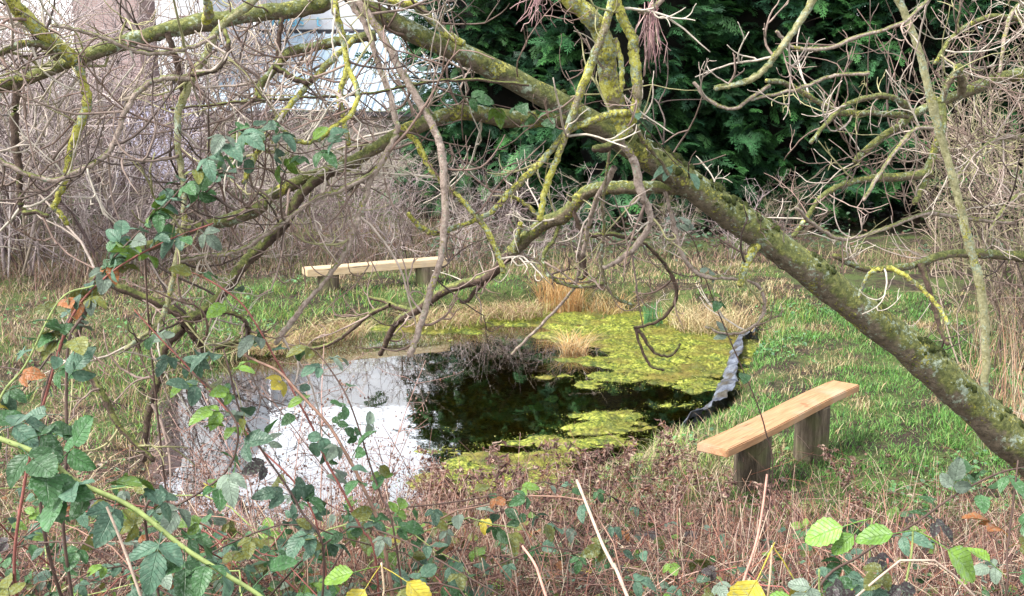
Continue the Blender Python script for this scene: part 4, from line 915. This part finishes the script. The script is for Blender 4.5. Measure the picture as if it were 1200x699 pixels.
cane('dark arching bramble cane at the left draped over the low limb, leafy at its crest', cpath([(60, 660), (45, 560), (48, 480), (70, 410), (105, 335), (150, 285), (200, 235), (260, 165), (300, 148)], 2.6, 2.75, 0), .005, .002, 'dark', 40, (.65, .95), (['green', 'blue', 'grey', 'lime', 'olive', 'rust'], [.34, .34, .16, .08, .05, .03]), (.42, .95))
cane('red-brown bramble cane beside the dark arching cane at the left edge', cpath([(20, 700), (30, 560), (58, 450), (85, 370), (130, 320), (190, 285), (250, 262)], 2.5, 2.7, 0), .0045, .002, 'red', 22, (.6, .9), MIXL, (.35, .98))
cane('upright dark bramble stem at the left in front of the grassy bank', cpath([(76, 640), (78, 530), (78, 440), (82, 395), (96, 372)], 2.4, 2.5, 0), .0042, .003, 'dark', 7, (.7, 1.1), MIXL, (.3, .98))
cane('bramble stem at the far left edge with a yellowing leaf', cpath([(-30, 560), (0, 468), (30, 428), (70, 352), (110, 335)], 2.5, 2.6, 0), .0045, .002, 'green', 12, (.65, .95), (['green', 'blue', 'yellow', 'olive', 'rust'], [.4, .3, .1, .15, .05]), (.2, .98))
cane('thin red bramble stem slanting over the left end of the water', cpath([(157, 363), (187, 396), (213, 423), (247, 460), (300, 520), (370, 610)], 2.8, 2.7, 1), .0026, .0018, 'red', 12, (.6, .95), MIXL)
cane('long reddish bramble stem drooping from the dark limb down across the white water', cpath([(207, 316), (233, 323), (257, 336), (283, 356), (300, 380), (320, 416), (337, 446), (347, 466), (367, 503), (380, 536), (400, 573), (423, 619), (440, 655)], 2.85, 2.7, 1), .0034, .002, 'red', 16, (.6, .95), MIXL)
cane('stout red-brown bramble stem leaning over the white water', cpath([(285, 415), (300, 423), (327, 436), (350, 460), (383, 496), (402, 526), (425, 570), (450, 640)], 2.75, 2.6, 1), .0048, .003, 'brown', 10, (.6, .95), MIXL, (.0, .6))
cane('slender dark bramble stem with paired leaves over the middle of the white water', cpath([(352, 402), (370, 412), (387, 433), (407, 466), (423, 510), (433, 543), (447, 583), (462, 626)], 2.75, 2.6, 1), .0028, .0016, 'dark', 14, (.5, .85), MIXL)
cane('dark looping bramble stem in front of the left water edge', cpath([(208, 425), (244, 453), (270, 484), (279, 505), (275, 533), (262, 556), (239, 574), (208, 592), (170, 612)], 2.5, 2.4, 1), .0036, .002, 'dark', 16, (.7, 1.05), MIXL)
cane('straight dark bramble stem crossing the water right of the looping one', cpath([(262, 410), (269, 435), (283, 487), (309, 531), (332, 564), (352, 598), (380, 660)], 2.55, 2.45, 1), .0036, .002, 'dark', 13, (.6, 1.0), MIXL)
cane('dark bramble cane at the lower right corner with drooping leaves', cpath([(1205, 547), (1170, 555), (1120, 580), (1070, 615), (1010, 650), (955, 702)], 2.7, 2.4, 1), .0036, .0022, 'dark', 18, (.7, 1.0), (['green', 'blue', 'grey', 'purple', 'olive'], [.45, .25, .1, .12, .08]), (.1, .98))
cane('upright dark bramble stem at the right edge below the trunk', cpath([(1193, 540), (1186, 600), (1180, 650), (1178, 700)], 2.6, 2.5, 1), .003, .002, 'dark', 10, (.7, 1.1), MIXL, (.0, .7))
cane('fine green bramble runner trailing from the twigs down over the bench seat', cpath([(765, 240), (790, 262), (813, 283), (830, 336), (853, 393), (883, 463), (897, 505), (905, 560)], 3.9, 4.0, 1), .003, .0018, 'dark', 9, (.7, 1.0), (['green', 'grey', 'lime'], [.6, .25, .15]), (.4, .98))
# ivy-like bramble leaves caught on the trunk and limb B
cane('bramble runner with a few blue-green leaves lying along the slanting trunk', cpath([(455, 60), (500, 98), (560, 118), (620, 132), (640, 140), (720, 120), (790, 190), (800, 196)], 3.3, 3.6), .0022, .0014, 'dark', 11, (.75, 1.05), (['green', 'blue', 'lime', 'olive'], [.5, .3, .12, .08]), (.15, .98))
cane('leafy bramble runner climbing through the hanging twigs at the upper left', cpath([(170, 300), (215, 250), (262, 205), (300, 150), (345, 180), (400, 165)], 2.85, 3.0, 0), .003, .0016, 'dark', 26, (.6, .9), (['green', 'blue', 'lime', 'olive', 'grey', 'rust'], [.36, .28, .12, .12, .09, .03]), (.3, .98))

# procedural low brambles of the near bank
gb = np.random.default_rng(35)
def low_cane(x, y, ang, ln, hgt, nleaf, lab, mixl, ls):
    t = np.linspace(0, 1, 14); wob = gb.normal(0, .05, 2)
    px_ = x+math.cos(ang)*ln*t+wob[0]*np.sin(t*7); py_ = y+math.sin(ang)*ln*t+wob[1]*np.sin(t*6)
    zg = ground_z(px_, py_); pz = zg-.02+hgt*np.sin(np.pi*np.clip(t*.85, 0, 1))**.8+gb.normal(0, .01, 14); pz[0] = zg[0]-.03
    cane(lab, np.stack([px_, py_, pz], 1), .003, .0015, ['dark', 'red', 'brown', 'green'][gb.choice(4, p=[.35, .3, .2, .15])], nleaf, ls, mixl, (.1, .98), group='low brambles on the near bank')
for i in range(90):
    y = gb.uniform(2.35, 4.4); x = gb.uniform(-1, 1)*.50*y
    if i < 50: y = gb.uniform(2.1, 3.9); x = -gb.uniform(.12, .5)*y
    left = x < -.1*y
    low_cane(x, y, gb.uniform(0, 6.28), gb.uniform(.6, 1.3), gb.uniform(.15, .42)*(1.25 if left else .8), int(gb.integers(9, 17)),
             'low trailing bramble with green and bronzed leaves in the tangle on the near left bank' if left else 'low trailing bramble with small mixed leaves in the litter on the near right bank',
             MIXL if left else (['green', 'blue', 'olive', 'lime', 'rust', 'grey', 'purple', 'yellow'], [.27, .2, .2, .1, .08, .09, .05, .01]), (.55, .9) if left else (.5, .8))

# hero leaves at lower right / centre on short shoots
def shoot(label, pts, d, leaves, colour='green', r=.0025):
    P_ = cpath(pts, d, d, 1); k = len(P_); root = thing('leafy_shoot', label, 'plant', P_[0]); mb = MB()
    addtubes(mb, P_[None], np.full((1, k), r), 5, np.array(CANE_COL[colour])); cn = mb.build('stem', M_stem, root)
    for (px, py, fx, fz, c, s, kk, fy) in leaves:
        put_leaf(cn, at(px, py, d), (fx, fy, fz), (-.1*fx, -.75, 1.), c, s, kk, gb)
shoot('shoot with two bright green leaves in the litter left of the zigzag stalk', [(1022, 608), (1020, 640), (1015, 700)], 2.5, [(1022, 608, -1, -.25, 'bright', 1.45, 5, -.1), (1018, 607, -.6, -.5, 'bright', 1.1, 6, -.3)])
shoot('shoot with a bright green and a yellow-green leaf above the zigzag stalk', [(1070, 622), (1068, 650), (1060, 705)], 2.4, [(1080, 622, -1, -.05, 'bright', 1.35, 6, -.15), (1074, 622, .85, -.5, 'lime', 1.6, 5, -.2)])
shoot('shoot with a withering yellow leaf at the lower right of the picture', [(905, 640), (903, 670), (898, 715)], 2.3, [(908, 636, -.4, -.8, 'yellow', 1.8, 5, -.2), (905, 640, .5, -.75, 'yellow', 1.7, 6, -.2)], 'tan')
shoot('shoot with purple-tinged dark leaves at the bottom right', [(1040, 655), (1045, 690), (1050, 720)], 2.25, [(1042, 660, -.6, -.3, 'olive', .85, 0, -.5), (1046, 672, .3, -.6, 'purple', .85, 1, -.6), (1044, 680, -.9, -.3, 'blue', 1., 3, -.4)], 'red')
shoot('shoot with grey-green and purple leaves at the bottom edge right of centre', [(960, 668), (960, 690), (960, 720)], 2.25, [(960, 676, -.6, -.4, 'grey', 1., 1, -.5), (962, 674, .6, -.4, 'purple', .95, 4, -.5), (955, 692, -1, -.2, 'bright', 1.1, 6, -.3)], 'green')
shoot('shoot with a mottled yellow and brown leaf at the bottom left of centre', [(447, 660), (450, 690), (452, 720)], 2.4, [(447, 662, -.5, -.7, 'yellow', 1.3, 5, -.3), (449, 665, .7, -.3, 'yellow', 1.3, 6, -.3), (445, 664, -.9, -.1, 'lime', 1.2, 6, -.3)], 'tan')
# loose dry sticks
def stick(label, pts, d0, d1, r0, r1, colour, name='dry_stick', curve=True):
    P_ = trace(pts, d0, d1); dv = norm(P_[-1]-P_[-2]); dv[2] = min(dv[2], -.35); zg_ = gz(P_[-1][0], P_[-1][1]); q = P_[-1]+dv*((P_[-1][2]-zg_+.05)/-dv[2]); P_ = np.vstack([P_, q])
    P_ = catmull(P_, 6) if curve else np.vstack([np.linspace(P_[i], P_[i+1], 5)[:-1] for i in range(len(P_)-1)]+[P_[-1:]])
    mb = MB(); addtubes(mb, P_[None], np.linspace(r0, r1, len(P_))[None], 6, np.array(CANE_COL[colour]), rough=.08)
    o = mb.build(name, M_stem, base=P_[-1]); tag(o, label, 'stick')
CANE_COL['pale'] = (.36, .27, .21); CANE_COL['pink'] = (.42, .22, .17)
stick('pale peeled stick standing up at the bottom centre', [(676, 563), (690, 598), (706, 638), (720, 666), (735, 699)], 2.9, 2.5, .0042, .005, 'pale')
stick('pale straw stick slanting under the thick green cane at the lower left', [(125, 594), (140, 630), (152, 662), (165, 699)], 1.82, 1.8, .0022, .003, 'pale')
stick('bent straw-coloured zigzag stalk at the lower right corner', [(1142, 699), (1120, 676), (1095, 657), (1055, 657), (1030, 677), (1003, 700)], 2.2, 2.2, .0024, .0026, 'pale', curve=False)
stick('reddish stem rising left of the yellow leaf at the lower right', [(899, 556), (893, 600), (885, 640), (865, 700)], 2.7, 2.6, .003, .004, 'pink')
stick('pinkish stem leaning at the bottom centre left of the peeled stick', [(612, 640), (628, 664), (640, 700)], 2.6, 2.5, .003, .004, 'pink')

# ------------------------------------------------------------------ withered weed stalks
CR = [leaflet(.034, .008, g_, c_, np.random.default_rng(60+i), 5) for i, (g_, c_) in enumerate(((.9, .9), (.6, 1.3), (1.2, .6)))]
def crumple(mb, pos, fwd, col, sc):
    for i in range(3):
        q = np.arange(len(pos)) % 3 == i
        if q.any(): stamp(mb, (CR[i][0], CR[i][1], None), frames(fwd[q], norm(rng.normal(0, 1, (q.sum(), 3)))), pos[q], col[q], sc[q])
WITH = [(.14, .075, .062), (.24, .15, .12), (.075, .04, .036), (.34, .25, .19), (.19, .095, .062)]
def weed(h, nl, dens, seeds=False):
    root = thing('withered_weed', 'w', 'weed', (0, 0, 0)); mb = MB(); P_ = grow(gb, (0, 0, -.03), (gb.normal(0, .12), gb.normal(0, .12), 1), h, 9, .06, .04)
    addtubes(mb, P_[None], np.linspace(.0034, .0013, 10)[None], 5, np.array([.30, .185, .15])); st = mb.build('stem', M_stem, root)
    mb = MB(); Pb = []
    nb = int(h*dens); tips = []
    for q in range(nb):
        j = int(gb.integers(3, 9)); a = gb.uniform(0, 6.28); Pb.append(grow(gb, P_[j], (math.cos(a), math.sin(a), gb.uniform(.2, 1.1)), gb.uniform(.05, .16)*(1.5 if seeds else 1), 4, .2, .05))
    allp = np.vstack([P_[3:]]+[p[1:] for p in Pb]+[p[2:] for p in Pb])
    idx = gb.integers(0, len(allp), nl); pos = allp[idx]+gb.normal(0, .008, (nl, 3))
    if seeds:
        s4 = np.array([[1, 0, 0], [-1, 0, 0], [0, 1, 0], [0, -1, 0], [0, 0, 1.4], [0, 0, -1.4]])*.0042; f8 = np.array([(0, 2, 4), (2, 1, 4), (1, 3, 4), (3, 0, 4), (2, 0, 5), (1, 2, 5), (3, 1, 5), (0, 3, 5)])
        stamp(mb, (s4, f8, None), np.tile(np.eye(3), (nl, 1, 1)), pos, pick(WITH, nl), U(.6, 1.3, nl))
    else:
        fw = norm(np.stack([gb.normal(0, .8, nl), gb.normal(0, .8, nl), -np.abs(gb.normal(.7, .5, nl))], 1)); crumple(mb, pos, fw, pick(WITH, nl), U(.6, 1.25, nl))
    if Pb: addtubes(mb, np.array(Pb), np.linspace(.0014, .0008, 5)[None]*np.ones((len(Pb), 1)), 3, np.array([.28, .17, .14]))
    mb.build('seed_heads' if seeds else 'dead_leaves', M_dry, st, False)['kind'] = 'stuff'
    return root
WD = [weed(.62, 150, 26), weed(.5, 120, 24), weed(.7, 190, 28), weed(.42, 90, 20)]
WS = [weed(.8, 44, 15, True), weed(.95, 56, 16, True), weed(.65, 30, 13, True)]
usedw = set()
def put_weed(L_, k, x, y, s, label, group):
    o = L_[k]; key = (id(L_), k)
    if key in usedw: o = copy_tree(o)
    usedw.add(key); o.location = (x, y, gz(x, y)-.01); o.rotation_euler = (gb.normal(0, .08), gb.normal(0, .08), gb.uniform(0, 6.28)); o.scale = (s, s, s); o['label'] = label; o['group'] = group
for i in range(105):                                    # band between the brambles and the pond
    px = gb.uniform(430, 1010); py = gb.uniform(565, 655)
    z = .25; p = onz(px, py, z)
    for _ in range(4): p = onz(px, py, gz(p[0], p[1]))
    if pond_sd(p[:1], p[1:2])[0] < .02: continue
    rt = px > 780
    if 845 < px < 990 and p[1] > 5.75: continue
    put_weed(WD, int(gb.integers(4)), p[0], p[1], gb.uniform(.45, .85), 'withered brown weed stalk with shrivelled leaves in front of the near bench' if rt else 'withered brown weed stalk with shrivelled leaves between the brambles and the pond', 'withered weeds by the near bench' if rt else 'withered weeds on the near pond bank')
for i in range(48):
    px = gb.uniform(190, 520); y = gb.uniform(3.6, 5.3); x = (px-600)/F*y
    if pond_sd(np.array([x]), np.array([y]))[0] < .03: continue
    put_weed(WS, int(gb.integers(3)), x, y, gb.uniform(.75, 1.15), 'thin dead stem with tiny seed heads standing against the white water', 'dead seed stems on the left near bank')
for i in range(12):
    px = gb.uniform(600, 800); y = gb.uniform(4.7, 5.4); x = (px-600)/F*y
    put_weed(WS, int(gb.integers(3)), x, y, gb.uniform(.55, .8), 'thin dead stem with few seeds standing against the green algae', 'dead seed stems on the right near bank')

# ------------------------------------------------------------------ ground tangle of the near bank
n_ = 15000; y = np.where(U(0, 1, n_) < .16, U(6., 9.5, n_), U(2.1, 6.9, n_)); x = U(-1, 1, n_)*.6*y; s = pond_sd(x, y); k = (s > .02) & (U(0, 1, n_) < 1-.8*smooth(5.4, 6.5, y)*(x > .9)) & ((y < 6.9) | (x < -2)); x, y, s = x[k], y[k], s[k]; n_ = len(x); z = ground_z(x, y, s)
th = U(0, 6.28, n_); el = np.abs(rng.normal(.15, .55, n_)); L = U(.06, .42, n_); d = np.stack([np.cos(th)*np.cos(el), np.sin(th)*np.cos(el), np.sin(el)], 1); t = np.linspace(0, 1, 4)[None, :, None]
P_ = np.stack([x, y, z+U(0, .16, n_)], 1)[:, None]+d[:, None]*L[:, None, None]*t+rng.normal(0, .05, (n_, 1, 3))*(t**2)*L[:, None, None]*3+np.array([0, 0, -1])*(t**2)*L[:, None, None]*.25
mb = MB(); addtubes(mb, P_, U(.0009, .0024, (n_, 1))*np.linspace(1, .5, 4)[None], 3, pick([(.20, .11, .085), (.36, .26, .20), (.11, .052, .042), (.48, .39, .28), (.045, .024, .021), (.24, .095, .055), (.15, .078, .06)], n_, [.2, .1, .23, .06, .2, .08, .13]))
tag(mb.build('dead_stem_litter', M_stem), 'tangled dead stems and litter covering the near bank', 'litter', kind='stuff')
n_ = 5200; y = U(2.9, 6.0, n_); x = U(-.5, .58, n_)*y; s = pond_sd(x, y); k = (s > .05) & (fbm(x*2.4, y*2.4, 21.) > .42) & ((x > -.9) | (U(0, 1, n_) < .4)); x, y, s = x[k], y[k], s[k]; n_ = len(x)
L = U(.10, .42, n_); t = np.linspace(0, 1, 4)[None, :, None]
P_ = np.stack([x, y, ground_z(x, y, s)-.01], 1)[:, None]+np.array([0, 0, 1.])*L[:, None, None]*t+rng.normal(0, .22, (n_, 1, 3))*np.array([1, 1, .2])*L[:, None, None]*t+rng.normal(0, .18, (n_, 1, 3))*np.array([1, 1, .1])*L[:, None, None]*t**2
mb = MB(); addtubes(mb, P_, U(.0012, .0026, (n_, 1))*np.linspace(1, .5, 4)[None], 3, pick([(.25, .13, .095), (.36, .24, .18), (.15, .07, .055), (.44, .34, .25), (.30, .15, .10)], n_))
tag(mb.build('standing_dead_stems', M_stem), 'upright dry reddish-brown stems standing in the litter of the near bank', 'dead stems', kind='stuff')
LL = [leaflet(.05, .016, f_, c_, np.random.default_rng(80+i), 5) for i, (f_, c_) in enumerate(((.2, .2), (.5, .5), (.1, .7)))]
def leaf_stuff(n_, ymin, ymax, xw, zmax, cols, p, sc, name, label, lift=0., flat=.5, dens=None):
    y = U(ymin, ymax, n_); x = U(-1, 1, n_)*xw*y; s = pond_sd(x, y); k = s > .03
    if dens is not None: k &= U(0, 1, n_) < dens(x, y)
    x, y, s = x[k], y[k], s[k]; n_ = len(x); z = ground_z(x, y, s)+lift+U(0, 1, n_)**1.5*zmax; mb = MB(); col = pick(cols, n_, p, .3); th = U(0, 6.28, n_)
    fw = np.stack([np.cos(th), np.sin(th), rng.normal(-.1, .35, n_)], 1); up = np.array([0, -.3, 1.])+rng.normal(0, flat, (n_, 3)); w_ = rng.integers(0, 3, n_); S_ = U(*sc, n_)
    for i in range(3):
        q = w_ == i; stamp(mb, LL[i], frames(fw[q], up[q]), np.stack([x, y, z], 1)[q], col[q], S_[q])
    return tag(mb.build(name, M_leaf), label, 'leaves', kind='stuff')
leaf_stuff(10000, 2.2, 6.6, .6, .14, [LC['green'], LC['blue'], LC['olive'], LC['lime'], LC['rust'], LC['grey'], (.2, .12, .08)], [.27, .2, .19, .11, .07, .08, .08], (.35, .8), 'ground_cover_leaves', 'small green and bronzed leaves of ground cover on the near bank', dens=lambda x, y: .25+.75*(fbm(x*1.9, y*1.9, 5.) > .47)-.75*smooth(4.3, 5.4, y)*(x > -1.3))
leaf_stuff(3600, 2.1, 3.7, .56, .22, [LC['green'], LC['blue'], LC['olive'], LC['lime'], LC['grey'], (.05, .08, .035)], None, (.4, .85), 'ground_cover_leaves', 'dense small bramble and herb leaves along the bottom edge of the picture', dens=lambda x, y: .2+.8*(fbm(x*2.3, y*2.3, 15.) > .44)-.5*smooth(3., 3.7, y))
leaf_stuff(5200, 2.2, 7.2, .6, .06, [(.20, .11, .07), (.12, .065, .045), (.33, .23, .16), (.06, .035, .028), (.36, .28, .22)], [.3, .3, .12, .2, .08], (.5, 1.05), 'fallen_leaves', 'brown fallen leaves lying on the near bank', flat=.9, dens=lambda x, y: 1-.75*smooth(5.6, 6.6, y))
mb = MB()
def herb(n_, f):
    x, y, s, z = f(); n_ = len(x); th = U(0, 6.28, n_); fw = np.stack([np.cos(th), np.sin(th), U(0, .7, n_)], 1); up = np.array([0, -.2, 1.])+rng.normal(0, .35, (n_, 3)); col = pick([(.09, .22, .06), (.12, .27, .09), (.10, .20, .10)], n_)
    stamp(mb, LL[0], frames(fw, up), np.stack([x, y, z+U(.01, .05, n_)], 1), col, U(.45, .95, n_))
def f1():
    x, y, s, z = scatter(9000, .2, 5.2, 5.4, 12, .1); k = fbm(x*1.6, y*1.6, 8., 2) > .55; return [a[k] for a in (x, y, s, z)]
def f2():
    x, y, s, z = scatter(5000, -8, -2.4, 6.2, 13.5, .1); k = fbm(x*1.2, y*1.2, 8., 2) > .5; return [a[k] for a in (x, y, s, z)]
herb(0, f1); herb(0, f2)
def f3():
    x, y, s, z = scatter(5200, -1.2, 9.5, 14.2, 18.8, .1); k = fbm(x*.9, y*.9, 8., 2) > .36; return [a[k] for a in (x, y, s, z)]
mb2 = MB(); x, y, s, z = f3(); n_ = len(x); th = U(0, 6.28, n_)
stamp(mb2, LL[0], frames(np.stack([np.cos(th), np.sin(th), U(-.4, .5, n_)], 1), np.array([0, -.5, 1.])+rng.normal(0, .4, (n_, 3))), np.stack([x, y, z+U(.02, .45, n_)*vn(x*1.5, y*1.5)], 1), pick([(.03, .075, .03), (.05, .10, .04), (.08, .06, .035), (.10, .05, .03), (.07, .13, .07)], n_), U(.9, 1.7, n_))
tag(mb2.build('shade_undergrowth', M_leaf), 'dark ivy and bramble undergrowth in the shade below the conifers', 'undergrowth', kind='stuff')
tag(mb.build('low_herbs', M_leaf), 'low broad-leaved green herbs scattered in the grass of the banks', 'herbs', kind='stuff')
